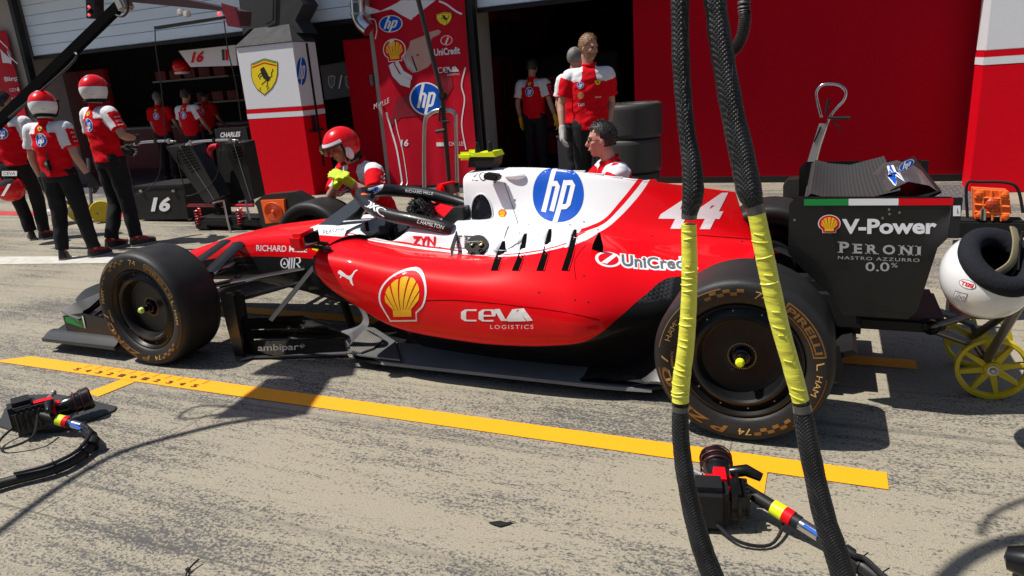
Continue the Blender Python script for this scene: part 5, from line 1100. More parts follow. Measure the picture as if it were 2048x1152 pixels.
# cabinet with the driver's first name, suspended sign, interior furniture
cb_=thing('cabinet','black cabinet lettered CHARLES standing at the mouth of the left garage','cabinet',(-9.4,9.4,0)); F=UP(((428,258),(492,254),(500,330),(436,335)),9.3)
cbx=obj('cabinet_box',MB().prism([F[0],F[1],V(F[1].x,F[1].y,0),V(F[0].x,F[0].y,0)],(0,.5,0)),BLK,cb_)
decal('lettering',lines(LWHITE,('CHARLES',0,0,1,1,dict(bold=.03,shear=.15))),*UP(((441,275),(481,273),(441,265)),9.295),None,cbx,lift=.004)
sg=thing('hanging_sign','white hanging panel with red number 16 and green and red stripes under the roller door','sign',U(415,115,1,9.75))
F=UP(((357,102),(470,90),(474,131),(381,134)),9.75); sp_=obj('sign_panel',MB().prism(F,(0,.05,0)),mat('sign_white',(.70,.68,.67),.5),sg)
decal('lettering',lines(LRED,('16',0,0,1,1,dict(bold=.05,shear=.2))),*UP(((382,126),(407,124),(383,104)),9.745),None,sp_,lift=.005)
for x,m_ in ((445,LBLK),(452,LRED)): decal('stripe',[(m_,poly([(0,0),(1,0),(.7,1),(-.3,1)]))],*UP(((x,121),(x+5,120.5),(x,99)),9.745),None,sp_,lift=.005)
obj('hanger',MB().tube([F[0]+V(.3,.02,0),F[0]+V(.3,.02,.8)],.01,6).tube([F[1]+V(-.1,.02,0),F[1]+V(-.1,.02,.8)],.01,6),BLK,sg)
wb=thing('workbench','low dark red workbench with a pale top along the back of the left garage','bench',(-13.5,12.8,0))
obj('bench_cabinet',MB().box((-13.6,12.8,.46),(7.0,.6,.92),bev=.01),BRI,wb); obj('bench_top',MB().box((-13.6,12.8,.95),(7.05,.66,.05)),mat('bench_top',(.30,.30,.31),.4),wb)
for z,x0,x1,lb in ((2.02,-16.2,-13.6,'upper'),(1.42,-14.9,-12.4,'lower')):
    s_=thing('wall_shelf',lb+' pale shelf edge on the dark back wall of the left garage','shelf',((x0+x1)/2,14.3,z)); obj('shelf_board',MB().box(((x0+x1)/2,14.3,z),(x1-x0,.35,.04)),mat('shelf_'+lb,(.55,.52,.46),.5),s_); 
    for k in range(5): obj('storage_box',MB().box((x0+.3+k*.5,14.3,z+.14),(.38,.3,.22),bev=.01),BRI,s_)
for x0,x1,lb in ((52,205,'tall dark red locker wall at the left side of the left garage'),):
    lk=thing('locker',lb,'locker',U(130,300,1,10.6)); lk.location.z=0; a=U(x0,130,1,10.6);b_=U(x1,130,1,10.6)
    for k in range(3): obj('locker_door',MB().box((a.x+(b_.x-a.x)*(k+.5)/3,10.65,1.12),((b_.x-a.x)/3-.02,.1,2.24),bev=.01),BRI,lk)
lk=thing('locker','narrow dark red panel with a black handle between the white stand and the suit banner','locker',U(735,300,1,9.75)); lk.location.z=0; a=U(700,200,1,9.75);b_=U(768,200,1,9.75)
pn_=obj('locker_door',MB().box(((a.x+b_.x)/2,9.79,1.12),(b_.x-a.x,.08,2.24),bev=.01),BR,lk); obj('handle',MB().box(U(744,160,1,9.70),(.06,.05,.16),bev=.01),GREY,pn_)
rp_=thing('seat_board','dark grey board with two small crests and a slanted white bar inside the garage','board',U(675,155,1,10.6)); bo=obj('board_panel',MB().prism(UP(((640,132),(706,120),(716,190),(650,200)),10.6),(0,.05,0)),mat('board_grey',(.07,.07,.075),.6),rp_)
decal('stripe',[(LWHITE,poly([(0,0),(.35,0),(1,1),(.65,1)]))],*UP(((677,177),(685,177),(677,150)),10.59),None,bo,lift=.004)
for x in (656,690): decal('shield_emblem',[(LGREY,poly([(0,.9),(.5,1),(1,.9),(.9,.3),(.5,0),(.1,.3)])),(LDG,poly([(.1,.85),(.5,.93),(.9,.85),(.82,.33),(.5,.1),(.18,.33)]))],*UP(((x,178),(x+15,177),(x,151)),10.59),None,bo,lift=.004)
blt=thing('battery_rack','black equipment rack at the back of the dark right garage','rack',(-4.2,11.6,0)); obj('rack_frame',MB().box((-3.9,11.8,.9),(1.6,.5,1.8),bev=.02),BLK,blt)
for k in range(3): obj('rack_drawer',MB().box((-3.9,11.54,.4+k*.45),(1.4,.03,.36),bev=.005),BRI,blt)
# black machine on top of the stand and the silver duct
fm_=thing('extractor_unit','black angular fabric hood standing on top of the white and red stand','hood',(-7.5,9.0,2.48))
obj('hood',MB().prism(UP(((478,0),(486,70),(500,58),(546,62),(606,66),(590,40),(606,8),(592,-14),(560,-40),(478,-40)),8.95),(0,.35,0)),mat('hood_fabric',(.022,.023,.026),.75,var=.3,bump=.4,bs=7),fm_)
obj('hood_strap',MB().tube(UP(((548,-20),(546,40),(532,48)),8.93),.012,6),BLK,fm_)
dc=thing('air_duct','silver ribbed air duct elbow hanging beside the suit banner','duct',U(718,30,1,9.15))
P_=crv(UP(((714,-40),(716,20),(722,44),(738,60)),9.15),14); obj('duct_pipe',MB().tube(P_,.105,18),CHROME,dc,smooth=True)
for t in (3,5): obj('duct_ring',MB().tube([P_[t],P_[t]+V(0,0,-.03)],.115,18),STEEL,dc,smooth=True)
# overhead boom, beam, lights
bm_=thing('lifting_boom','long black diagonal boom crossing the upper left corner','boom',U(120,130,1,5.0))
a,b_=U(-60,300,1,5.0),U(243,8,1,5.0); dr=(b_-a).normalized(); sd=V(0,1,0); upv=sd.cross(dr)
obj('boom_beam',MB().prism([a+upv*.055-sd*.03,a-upv*.055-sd*.03,b_-upv*.042-sd*.03,b_+upv*.042-sd*.03],sd*.06),DARK,bm_)
obj('pivot_bracket',MB().box(b_+dr*.03,(.10,.13,.16),rot=Matrix.Rotation(R(-20),3,'Y'),bev=.02),mat('bracket_alu',(.5,.49,.46),.4,metal=.6),bm_)
obj('power_cable',MB().tube(crv([a,*UP(((130,140),(150,104)),4.9)],14)[3:],.012,6).tube(crv(UP(((232,30),(245,33),(256,20),(254,-8)),4.95),12),.01,6),HOSE,bm_,smooth=True)
gb=thing('gantry_beam','dark maroon overhead gantry beam with lamps at the top left','gantry',U(360,5,1,5.0))
obj('beam',MB().prism(UP(((236,-30),(480,22),(478,52),(458,50),(444,22),(240,2)),5.0),(0,.14,0)),mat('maroon_black',(.03,.006,.009),.5),gb)
obj('red_fin',MB().prism(UP(((442,6),(470,14),(481,56),(455,52)),4.95),(0,.02,0)),mat('maroon_plate',(.14,.006,.016),.45),gb)
obj('light_bar',MB().prism(UP(((307,53),(446,32),(448,37),(309,59)),5.0),(0,.04,0)),BLK,gb)
obj('hanging_cable',MB().tube(crv(UP(((310,56),(312,100),(322,170),(328,240),(330,285)),5.0),16),.005,6).tube(crv(UP(((448,40),(456,100),(472,170),(482,240)),5.0),12),.005,6),HOSE,gb,smooth=True)
for x,y in ((362,24),(374,28)): obj('plug',MB().box(U(x,y,1,4.95),(.06,.05,.05),bev=.01),mat('plug_white',(.6,.58,.55),.5),gb)
RLED=mat('red_lamp',(1,.10,.12),.4,emit=.8)
for x,y in ((439,28),): obj('lamp',MB().ball(U(x,y,1,4.9),.018,10),RLED,gb)
tl=thing('signal_light','small black signal lamp box with two red lights hanging above the helmeted men','signal',U(181,18,1,5.2))
F=UP(((171,-12),(189,-12),(190,38),(173,37)),5.2); obj('lamp_box',MB().prism(F,(0,.10,0)),GBLK,tl)
for y in (14,30): obj('lamp',MB().ball(U(178,y,1,5.19),(.014,.012,.014),12),RLED,tl,smooth=True)
obj('dark_lamp',MB().ball(U(178,22,1,5.19),(.018,.015,.018),12),BLK,tl,smooth=True)
# unseen gantry slabs and hoses, added and outlined to cast the shadows before the car
ga=thing('overhead_gantry','unseen gantry slabs and hoses above the pit box, shaped to cast ground shadows','gantry',(-4.4,2.0,3.3))
def up(px,py,z): g=U(px,py,2,0); return V(g.x-.5*z,g.y-.22*z,z)
obj('gantry_shadow_slab',MB().prism([up(512,776,3.3),up(534,757,3.3),up(640,758,3.3),up(588,832,3.3),up(425,838,3.3)],(0,0,.12)).prism([up(500,749,3.45),up(530,732,3.45),up(567,719,3.45),up(700,716,3.45),up(690,752,3.45),up(636,759,3.45)],(0,0,.10)),BLK,ga)
obj('air_hose',MB().tube(crv([up(588,832,3.3),up(480,842,3.2),up(350,872,3.2),up(230,910,3.2),up(110,980,3.2),up(0,1062,3.2),up(-120,1150,3.2)],30),.022,8).tube(crv([up(1860,1190,3.2),up(1920,1128,3.2),up(1985,1092,3.2),up(2060,1075,3.2),up(2140,1070,3.2)],20),.028,8).tube(crv([up(1960,1070,3.2),up(1985,1030,3.2),up(2050,1000,3.2),up(2120,985,3.2)],14),.012,6).tube(crv([up(470,815,3.3),up(400,812,3.2),up(360,830,3.1),up(380,838,3.1),up(470,822,3.2)],20),.010,6),HOSE,ga,smooth=True)
# pole with trolley loop in front of the banner
pl=thing('lance_stand','tall black pole with a bent steel tube trolley standing in front of the suit banner','stand',U(890,400,1,6.0)); pl.location.z=0
obj('pole',MB().tube(UP(((834,-10),(884,190),(903,420)),6.0),.022,10),mat('pole_dark',(.05,.04,.035),.4,metal=.5),pl,smooth=True)
obj('trolley_loop',MB().tube(crv(UP(((850,440),(848,330),(850,245),(860,228),(875,221),(900,221),(911,230),(912,250),(916,440)),6.02),34),.020,10),STEEL,pl,smooth=True)
obj('pole_bracket',MB().tube(UP(((880,215),(879,242),(898,244)),5.97),.012,6).box(U(886,192,1,5.98),(.07,.06,.06),bev=.01).tube(UP(((872,263),(890,260)),5.97),.018,6),BLK,pl)
obj('trolley_base',MB().box(U(884,440,1,6.02)+V(0,0,-.02),(.36,.3,.05)),BLK,pl)
# far jack
fj=thing('quick_jack','grey steel pit jack with a bulb shaped loop handle against the red wall','jack',U(1600,380,1,8.40)); fj.location.z=0
obj('loop_handle',MB().tube(crv(UP(((1643,235),(1635,205),(1633,185),(1643,171),(1661,168),(1680,171),(1691,183),(1688,200),(1668,222),(1657,240)),8.40),36),.017,10),CHROME,fj,smooth=True)
obj('jack_post',MB().prism(UP(((1638,248),(1652,248),(1622,352),(1606,352)),8.40),(0,.06,0)),mat('post_alu',(.42,.44,.47),.35,metal=.7),fj); obj('post_slot',MB().prism(UP(((1640,254),(1643,254),(1630,284),(1627,284)),8.39),(0,.008,0)),DARK,fj)
obj('rear_tube',MB().tube(UP(((1657,240),(1640,290),(1624,350)),8.46),.017,8),CHROME,fj,smooth=True)
obj('brake_lever',MB().tube(UP(((1655,235),(1668,236),(1700,236)),8.35),[.012,.016,.02],8).tube(crv(UP(((1665,240),(1670,250),(1678,252),(1679,266)),8.33),8),.008,6),BLK,fj,smooth=True)
obj('release_lever',MB().tube(UP(((1652,228),(1657,198)),8.36),[.012,.018],8),BLK,fj)
obj('jack_body',MB().prism(UP(((1566,372),(1576,360),(1606,358),(1612,345),(1622,352),(1625,396),(1566,396)),8.40),(0,.25,0)),mat('jack_body_black',(.03,.03,.03),.4,metal=.4),fj)
obj('jack_wheel',MB().lathe([(0,-.03),(.07,-.03),(.08,0),(.07,.03),(0,.03)],U(1585,398,1,8.5),(0,1,0),18),MBLK,fj,smooth=True)
# tyre stack
for k,lb in enumerate(('bottom wide tyre of the stack behind the blond man','middle wide tyre of the stack behind the blond man','topmost wide tyre of the stack with gold lettering on its upper face')):
    o=V(-2.08+.012*k,8.15+.01*k,.0); z=.19+.382*k; t=thing('spare_tyre',lb,'tyre',(o.x,o.y,.382*k),'tyres stacked by the red wall')
    P=[(.318,.185+.004),(.295,.188),(.272,.181),(.256,.173),(.247,.16)]; tp=[(.353,0),(.353,.125),(.352,.145),(.346,.167),(.336,.181)]+P; full=[(r_,-h_) for r_,h_ in reversed(tp)]+tp[1:]
    rb=obj('tyre',MB().lathe(crs(full,44).tolist(),(o.x,o.y,z),(0,0,1),64),mat('spare_rubber',(.03,.03,.03),.6,var=.3),t,smooth=True,auto=60)
    obj('rim',MB().lathe([(.247,.16),(.235,.13),(.22,.10),(.05,.08),(.0,.08)],(o.x,o.y,z),(0,0,1),40),RIMB,rb,smooth=True)
    g=MB()
    for i in range(26):
        if i%7 in (5,6): continue
        a=2*math.pi*i/26; g.add([(o.x+r_*math.cos(a+e),o.y+r_*math.sin(a+e),z+.1915) for r_,e in ((.275,0),(.275,.15),(.312,.19),(.312,.06))],[(0,1,2,3)])
    obj('tyre_lettering',g,GOLD,rb,weld=False)
# orange fan blocks in black holders
ORD=mat('orange_dark_ring',(.62,.06,.006),.45)  # darker orange of the rings on the fan face
def fan(face,Y,label,kind):
    F=UP(face,Y); c=sum(F,V(0,0,0))/4; t=thing('cooling_fan',label,'fan',(c.x,c.y,0)); h=obj('orange_housing',MB().prism(F,(0,.10,0)),ORANGE,t)
    ex=(F[1]-F[0]); ez=(F[0]-F[3])
    if kind:
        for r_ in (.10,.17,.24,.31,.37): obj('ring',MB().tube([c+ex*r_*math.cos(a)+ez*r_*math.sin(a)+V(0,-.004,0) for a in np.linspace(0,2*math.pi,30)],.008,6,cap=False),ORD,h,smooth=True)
        obj('fan_hub',MB().ball(c+V(0,-.005,0),.02,10),ORANGE,h)
    else:
        for k in range(1,4): obj('rib',MB().tube([F[0]+ex*k/4+V(0,-.003,0),F[3]+ex*k/4+V(0,-.003,0)],.006,5).tube([F[0]-ez*k/4+V(0,-.003,0),F[1]-ez*k/4+V(0,-.003,0)],.006,5),mat('orange_light',(.95,.22,.04),.4),h)
        obj('screw_boss',MB().ball(c+V(0,-.004,0),(.035,.02,.035),12),mat('orange_dark',(.5,.05,.01),.5),h)
        for a,b_ in ((.14,.14),(.86,.14),(.14,.86),(.86,.86)): obj('screw_boss',MB().ball(F[3]+ex*a+ez*b_+V(0,-.003,0),(.022,.012,.022),10),ORANGE,h)
    return t,F,c
t,F,c=fan(((521,401),(567,399),(571,444),(531,447)),5.6,'orange fan block with concentric rings by the far front wheel',True)
obj('holder',MB().prism([F[0]+V(-.10,.03,-.02),F[0]+V(.02,.03,.05),F[1]+V(.12,.03,.07),F[1]+V(.30,.03,-.02),F[2]+V(.30,.03,-.10),V(F[2].x+.3,F[2].y+.03,.0),V(F[3].x-.05,F[3].y+.03,.0)],(0,.12,0)),CARB,t)
t,F,c=fan(((1948,379),(2018,383),(2023,428),(1950,438)),4.6,'orange ribbed fan block seen from its back beside the white helmet',False)
obj('holder',MB().tube(crv([F[3]+V(-.03,.04,.0),F[0]+V(-.03,.04,.02),F[0]+V(.03,.04,.035),F[1]+V(.0,.04,.04),F[1]+V(.05,.04,0),F[2]+V(.06,.04,0)],24),.008,8).box((c.x,c.y+.06,F[3].z-.06),(.34,.14,.10),bev=.01),MBLK,t); obj('bolt',MB().tube(UP(((1966,440),(1967,418)),4.55),.014,8),STEEL,t)
obj('holder_leg',MB().box((c.x,c.y+.06,(F[3].z-.15)/2),(.3,.12,F[3].z-.15)),MBLK,t)
# jack with yellow wheels at the rear and the white helmet on it
rj=thing('rear_jack','steel tube pit jack with yellow spoked wheels behind the rear wing','jack',(.75,3.6,0))
def ywheel(c,r_,s):
    m_=MB(); h=.022
    prof=[(r_,-h),(r_,h),(r_*.90,h),(r_*.86,h*.5),(r_*.86,-h*.5),(r_*.90,-h),(r_,-h)]
    m_.lathe(prof,c,(0,1,0),48); w_=obj('wheel',m_,YPL,rj,smooth=True,auto=35)
    sp_=MB()
    for k in range(8):
        a=2*math.pi*(k+.3)/8; e=V(math.cos(a),0,math.sin(a)); n_=V(-math.sin(a),0,math.cos(a)); p0=c+e*r_*.20;p1=c+e*r_*.88
        sp_.prism([p0+n_*r_*.10-V(0,.012,0),p0-n_*r_*.10-V(0,.012,0),p1-n_*r_*.055-V(0,.012,0),p1+n_*r_*.055-V(0,.012,0)],(0,.024,0))
    sp_.lathe([(0,-.03),(r_*.22,-.03),(r_*.24,-.02),(r_*.24,.02),(r_*.22,.03),(0,.03)],c,(0,1,0),24); obj('spokes',sp_,YPL,w_)
    obj('wheel_hub',MB().lathe([(0,-.042),(.008,-.042),(.008,-.036),(r_*.16,-.036),(r_*.17,-.03),(0,-.03)],c,(0,1,0),20),STEEL,w_)
ywheel(V(.722,3.5,.142),.142,1); ywheel(V(.722,3.86,.142),.142,1)
PV=U(1862,653,1,3.48)
fr=MB().tube([PV,U(1935,632,1,3.5),U(2000,612,1,3.52)],.016,10).tube([PV+V(0,.02,-.02),U(1952,690,1,3.52),V(.722,3.52,.142)],.017,10).tube([PV+V(.0,.30,0),U(1945,648,1,3.8),V(.722,3.8,.15)],.017,10).tube([V(.70,3.52,.16),U(2045,600,1,3.15),U(2105,500,1,2.98)],.019,10).tube([V(.70,3.84,.16),U(2052,600,1,3.45),U(2112,500,1,3.28)],.019,10).tube([U(2105,500,1,2.98),U(2112,500,1,3.28)],.019,10).tube([V(.722,3.46,.142),V(.722,3.9,.142)],.014,8)
obj('tube_frame',fr,TITAN,rj,smooth=True); obj('pivot',MB().lathe([(.034,-.02),(.034,.02),(.014,.022),(.014,-.022)],PV,(0,1,0),20),TITAN,rj,smooth=True)
obj('lifting_arm',MB().box((PV.x-.12,3.72,PV.z-.0),(.36,.5,.07),bev=.02),BLK,rj)
hl=thing('crew_helmet','white open helmet lying upside down with black padding at the right edge','helmet',U(1975,560,1,2.95))
hc=U(1972,552,1,2.95); kx=(U(2072,552,1,2.95)-U(1972,552,1,2.95)).length/100*97
ax=V(.30,-.55,.78).normalized(); rt=ax.to_track_quat('Z','Y').to_matrix()
def hP(p): return hc+rt@Vector(p)
rows=[]; nn=48
for i in range(19):
    p=math.pi*(.30+.70*i/18); rows.append([hP((kx*math.sin(p)*math.cos(2*math.pi*j/nn),kx*1.10*math.sin(p)*math.sin(2*math.pi*j/nn),kx*1.02*math.cos(p))) for j in range(nn)])
hs=obj('helmet_shell',MB().grid(rows,closed=True),mat('helmet_gloss_white',(.74,.74,.73),.18,coat=.7),hl,smooth=True)
pad=[hP((kx*.68*math.cos(a),kx*.76*math.sin(a),kx*.60)) for a in np.linspace(0,2*math.pi,41)]
obj('padding',MB().tube(pad,kx*.25,14,cap=False),mat('padding_navy',(.012,.013,.018),.95,spec=.2,var=.3,vs=20,bump=.3),hl,smooth=True)
obj('lining',MB().grid([[hP((kx*.6*math.sin(p)*math.cos(a),kx*.68*math.sin(p)*math.sin(a),kx*.75*math.cos(p))) for a in np.linspace(0,2*math.pi,25)] for p in np.linspace(.7,math.pi,9)]),DARK,hl,smooth=True)
obj('chin_strap',MB().tube(crv([hP((-.2*kx,-.30*kx,.5*kx)),hP((.15*kx,-.15*kx,.72*kx)),hP((.35*kx,.25*kx,.95*kx)),hP((.5*kx,.7*kx,.98*kx))],14),.016,6,flat=.35),mat('strap_khaki',(.23,.19,.11),.8),hl,smooth=True)
obj('chin_strap',MB().tube(crv([hP((.3*kx,-.3*kx,.6*kx)),hP((.4*kx,.1*kx,.85*kx)),hP((.45*kx,.4*kx,1.2*kx))],10),.012,6,flat=.4),BLK,hl,smooth=True)
obj('trim_line',MB().tube([hP((kx*1.003*math.sin(2.45)*math.cos(a),kx*1.103*math.sin(2.45)*math.sin(a),kx*1.023*math.cos(2.45))) for a in np.linspace(0,2*math.pi,49)],.003,6,cap=False),LRED,hl,smooth=True)
sticker('logo',[(LBLK,ell(.5,.5,.5,.5)),(LWHITE,ell(.5,.5,.46,.45))]+lines(LRED,('BELL',.14,.28,.86,.74,dict(bold=.04))),(1956,566),(1922,555),(1949,582),[hs],hs,maxe=.02)
sticker('label_sticker',[(LBLK,rect(0,0,1,1)),(LWHITE,rect(.04,.06,.96,.94))]+lines(LBLK,('DOT',.12,.35,.88,.85),('11 12345',.25,.12,.75,.25)),(1936,588),(1911,581),(1930,604),[hs],hs,maxe=.02)
for px,py in ((1890,610),(1908,616),(1940,634),(1972,640)): 
    p=hit(px,py,[hs])
    if p: obj('rivet',MB().ball(p,.005,8),BLK,hs)
# wheel guns
def gun(o,ang,label,hose,batt=True):
    o=Vector(o); RZ=Matrix.Rotation(ang,3,'Z'); q=lambda x,y,z:o+RZ@Vector((x,y,z)); t=thing('wheel_gun',label,'wheel gun',(o.x,o.y,0)); ax=RZ@V(0,1,.12)
    obj('gun_nose',MB().lathe([(.036,-.10),(.040,-.05),(.046,-.04),(.046,.0),(.050,.005),(.050,.03),(.056,.035),(.058,.075),(.050,.085),(.042,.08),(.038,.03),(.0,.03)],q(0,.12,.085),ax,32),GBLK,t,smooth=True,auto=35)
    for y in (.005,.038,.07): obj('nose_ring',MB().tube([q(0,.12+y,.085+.12*y)+RZ@V(.0575*math.cos(a),0,.0575*math.sin(a)) for a in np.linspace(0,2*math.pi,33)],.003,6,cap=False),mat('dark_red_ring',(.12,.02,.02),.4,metal=.5),t,smooth=True)
    obj('gun_body',MB().box(q(0,-.0,.09),(.10,.14,.115),rot=RZ,bev=.03),LRED,t,smooth=True)
    if batt: 
        bt=obj('housing',MB().box(q(-.045,-.09,.085),(.13,.12,.165),rot=RZ,bev=.022),BLK,t,smooth=True)
        p0=q(-.10,-.152,.05); ex=RZ@V(1,0,0); decal('lettering',lines(mat('embossed_grey',(.05,.05,.05),.5),('PAOLI',0,0,1,1,dict(bold=.02))),p0+ex*.02,p0+ex*.02+V(0,0,.08),p0+ex*(-.0)+V(0,0,0),None,bt,lift=.002)
    obj('side_cover',MB().box(q(.055,-.06,.085),(.05,.16,.13),rot=RZ,bev=.02),GBLK,t,smooth=True)
    fr=MB()
    for k in range(5): fr.tube([q(.083,-.12+.024*k,.05),q(.083,-.12+.024*k,.14)],.006,6)
    obj('cooling_rib',fr,BLK,t,smooth=True)
    obj('trigger_grip',MB().tube([q(.04,.03,.135),q(.09,.02,.15),q(.14,.01,.13)],[.02,.022,.016],10),GBLK,t,smooth=True)
    obj('side_lever',MB().tube([q(-.06,.02,.12),q(-.11,.05,.13)],[.012,.010],8).ball(q(-.115,.053,.131),.014,10),GREY,t,smooth=True)
    H=[Vector(p) for p in hose]; st=q(.08,-.02,.10)
    obj('swivel',MB().tube([st,st.lerp(H[0],.5)],.022,12),BLK,t,smooth=True)
    for k,(a,b_,m_) in enumerate(((.40,.55,NEON),(.55,.66,LRED),(.66,.75,BLK),(.75,1.0,CHROME))):
        obj(('tape_band','tape_band','collar','coupling')[k],MB().tube([st.lerp(H[0],a),st.lerp(H[0],b_)],.027 if k<2 else .024 if k==2 else .021,12),m_,t,smooth=True)
    hh=crv(H,40); obj('air_hose',MB().tube(hh,.021,12),HOSE,t,smooth=True)
    obj('sheathed_cable',MB().tube([p+V(.0,-.012+.008*math.sin(i*.5),.034) for i,p in enumerate(hh[3:30])],.008,8),HOSE,t,smooth=True)
    obj('loop_cable',MB().tube(crv([q(-.02,-.15,.04),q(.05,-.21,.02),q(.15,-.20,.015),q(.20,-.08,.05),st+V(.02,-.03,.02)],22),.006,6),HOSE,t,smooth=True)
    obj('connector',MB().tube(hh[9:13],.034,12),BLK,t,smooth=True)
    for i in (6,16,24): obj('cable_tie',MB().tube([hh[i]+(hh[i+1]-hh[i]).normalized()*.0,hh[i]+(hh[i+1]-hh[i]).normalized()*.006],.025,12).tube([hh[i]+V(0,0,.02),hh[i]+V(.02,-.02,.06)],.002,5),BLK,t)
    obj('blue_tie',MB().tube([st.lerp(H[0],.8)+V(.0,-.02,.015),H[0].lerp(H[1],.3)+V(0,-.02,.015)],.006,6),mat('tie_blue',(.02,.12,.6),.4),t)
    return t
def g0(x,y,z=.03): p=U(x,y,2,z); return (p.x,p.y,p.z)
gun((-.285,2.285,0),R(12),'wheel gun with red body lying upright between the two hanging straps, on the concrete',[g0(1640,1072,.05),g0(1690,1110,.04),g0(1735,1140,.03),g0(1790,1190,.03),g0(1850,1300,.03)])
gun((-3.50,2.02,.008),R(-30),'wheel gun with red body on the dark rubber mat at the left edge',[g0(165,853,.05),g0(186,878,.05),g0(170,905,.03),g0(120,935,.03),g0(0,968,.03),g0(-120,1010,.03)])
mp=[g0(*p,0)[:2] for p in ((-10,852),(4,838),(10,822),(28,803),(62,793),(112,791),(180,803),(234,816),(229,824),(175,846),(120,866),(60,868),(20,862))]
tag(obj('rubber_mat_sheet',MB().prism([V(x,y,.002) for x,y in mp],(0,0,.009)),mat('mat_black',(.022,.022,.022),.55,var=.3,vs=4,bump=.35,bs=7),origin=(mp[0][0],mp[0][1],0)),'dark rubber mat with a rounded end under the left wheel gun','mat')
wn=thing('hose_coupling','black hose coupling cut off by the right edge of the photo','coupling',U(2045,1090,2,.06)); c=U(2126,1140,2,.08)
obj('coupling_body',MB().lathe([(0,-.14),(.035,-.13),(.05,-.08),(.055,0),(.05,.12),(.04,.2)],c,(.8,-.25,.1),24),GBLK,wn,smooth=True); obj('hose',MB().tube(crv([c+V(.1,-.03,.02),c+V(.3,-.12,.3),c+V(.45,-.3,.9)],10),.03,10),HOSE,wn,smooth=True)
# hanging straps close to the camera
def braid():
    m=mat('braided_sleeve',(.010,.011,.013),.55,spec=.4); g=NT(m); v,_=g.coords()
    def wv(sx):
        mp=g.n('ShaderNodeMapping'); mp.inputs['Scale'].default_value=(sx,1,.8); g.l(v,mp.inputs[0]); w_=g.n('ShaderNodeTexWave',bands_direction='DIAGONAL'); w_.inputs['Scale'].default_value=85; w_.inputs['Distortion'].default_value=.6; g.l(mp.outputs[0],w_.inputs[0]); return w_.outputs[1]
    k_=g.math('MAXIMUM',wv(1),wv(-1)); n=g.noise(v,16,3); sp_=g.math('MULTIPLY',g.ramp(k_,.90,1.0),g.ramp(n,.42,.75))
    g.l(g.mix(sp_,(.010,.011,.013),(.085,.09,.10)),g.b.inputs['Base Color'])
    b=g.n('ShaderNodeBump'); b.inputs['Strength'].default_value=.7; b.inputs['Distance'].default_value=.004; g.l(k_,b.inputs['Height']); g.l(b.outputs[0],g.b.inputs['Normal']); return m
BRAID=braid(); TAPE=mat('yellow_tape',(.76,.74,.07),.38,coat=.25,var=.14,vs=14,bump=.5,bs=16,stretch=(.6,.6,3)); CLR=mat('clear_tape_grey',(.06,.06,.06),.25,coat=.5)
THREAD=mat('thread_grey',(.16,.16,.17),.6)
def strap(pts,y0,y1,Y,label):
    t=thing('hanging_strap',label,'strap',U(pts[0][0],0,1,Y)+V(0,0,.6))
    A=crs(pts,110); P=[U(x,y,1,Y) for x,y,w_ in A]; RR=[(U(x+w_/2,y,1,Y)-U(x-w_/2,y,1,Y)).length/2 for x,y,w_ in A]
    def seg(lo,hi,nm,m_,k=1.0,wr=0,ex=None):
        idx=[i for i in range(len(A)) if lo<=A[i][1]<=hi]
        pp=[P[i] for i in idx]; rr=[RR[i]*k*(1+wr*noise.noise(V(i*.9,Y,3))) for i in idx]
        mb=MB().tube(pp,rr,18,up=(0,1,0))
        if ex: n0=len(mb.v); mb.v+=ex.v; mb.f+=[tuple(i+n0 for i in f) for f in ex.f]; mb.m+=ex.m
        return obj(nm,mb,m_,t,smooth=True)
    wr=MB(); rnd=random.Random(int(Y*1000))
    for i in range(3,len(A)-3):
        if y0+8<A[i][1]<y1-8 and rnd.random()<.45:
            d=(P[i+1]-P[i-1]).normalized(); sx=V(1,0,0); r_=RR[i]*1.05; tl_=rnd.uniform(-.3,.3); a0=rnd.uniform(-1.4,-.3); a1=rnd.uniform(.1,1.4)
            wr.tube([P[i]+sx*(r_*math.sin(a))+V(0,-r_*math.cos(a),0)+d*(r_*tl_*math.sin(a)) for a in np.linspace(a0,a1,9)],.0016,5)
    def stitch(lo,hi):
        th=MB(); idx=[i for i in range(len(A)) if lo<=A[i][1]<=hi]
        for ph,s_ in ((0,1),(2.4,-1)):
            for k in range(0,len(idx)-1,2):
                th.tube([P[i]+V(RR[i]*1.03*math.sin(1.2*math.sin(A[i][1]*.012*s_+ph)),-RR[i]*1.03*math.cos(1.2*math.sin(A[i][1]*.012*s_+ph)),0) for i in (idx[k],idx[k+1])],.00028,4,mi=1)
        return th
    seg(-900,y0+4,'braided_sleeve',[BRAID,THREAD],wr=.05,ex=stitch(-100,y0-16)); seg(y1-4,3000,'braided_sleeve',[BRAID,THREAD],wr=.05,ex=stitch(y1+22,1152))
    seg(y0,y1,'yellow_tape',TAPE,1.03,.05,ex=wr)
    seg(y0-14,y0+4,'clear_tape',CLR,1.05); seg(y1-2,y1+22,'clear_tape',CLR,1.05)
    return t
strap([(1335,-1250,40),(1358,-100,38),(1360,0,37),(1362,120,36),(1372,250,34),(1384,330,40),(1386,390,44),(1378,436,30),(1379,520,31),(1378,600,31),(1372,690,33),(1363,760,34),(1361,810,33),(1362,880,34),(1372,960,36),(1394,1060,40),(1425,1152,44),(1500,1330,46)],438,806,1.45,'left black hanging strap with a yellow taped middle, in front of the rear wheel')
strap([(1400,-1250,44),(1426,-100,44),(1431,0,44),(1440,80,46),(1464,220,48),(1484,310,52),(1498,380,52),(1512,424,36),(1531,520,38),(1557,640,37),(1582,730,36),(1601,800,35),(1610,850,42),(1625,930,44),(1650,1040,48),(1680,1130,52),(1740,1340,54)],424,806,1.47,'right black hanging strap with a yellow taped middle, leaning to the right')
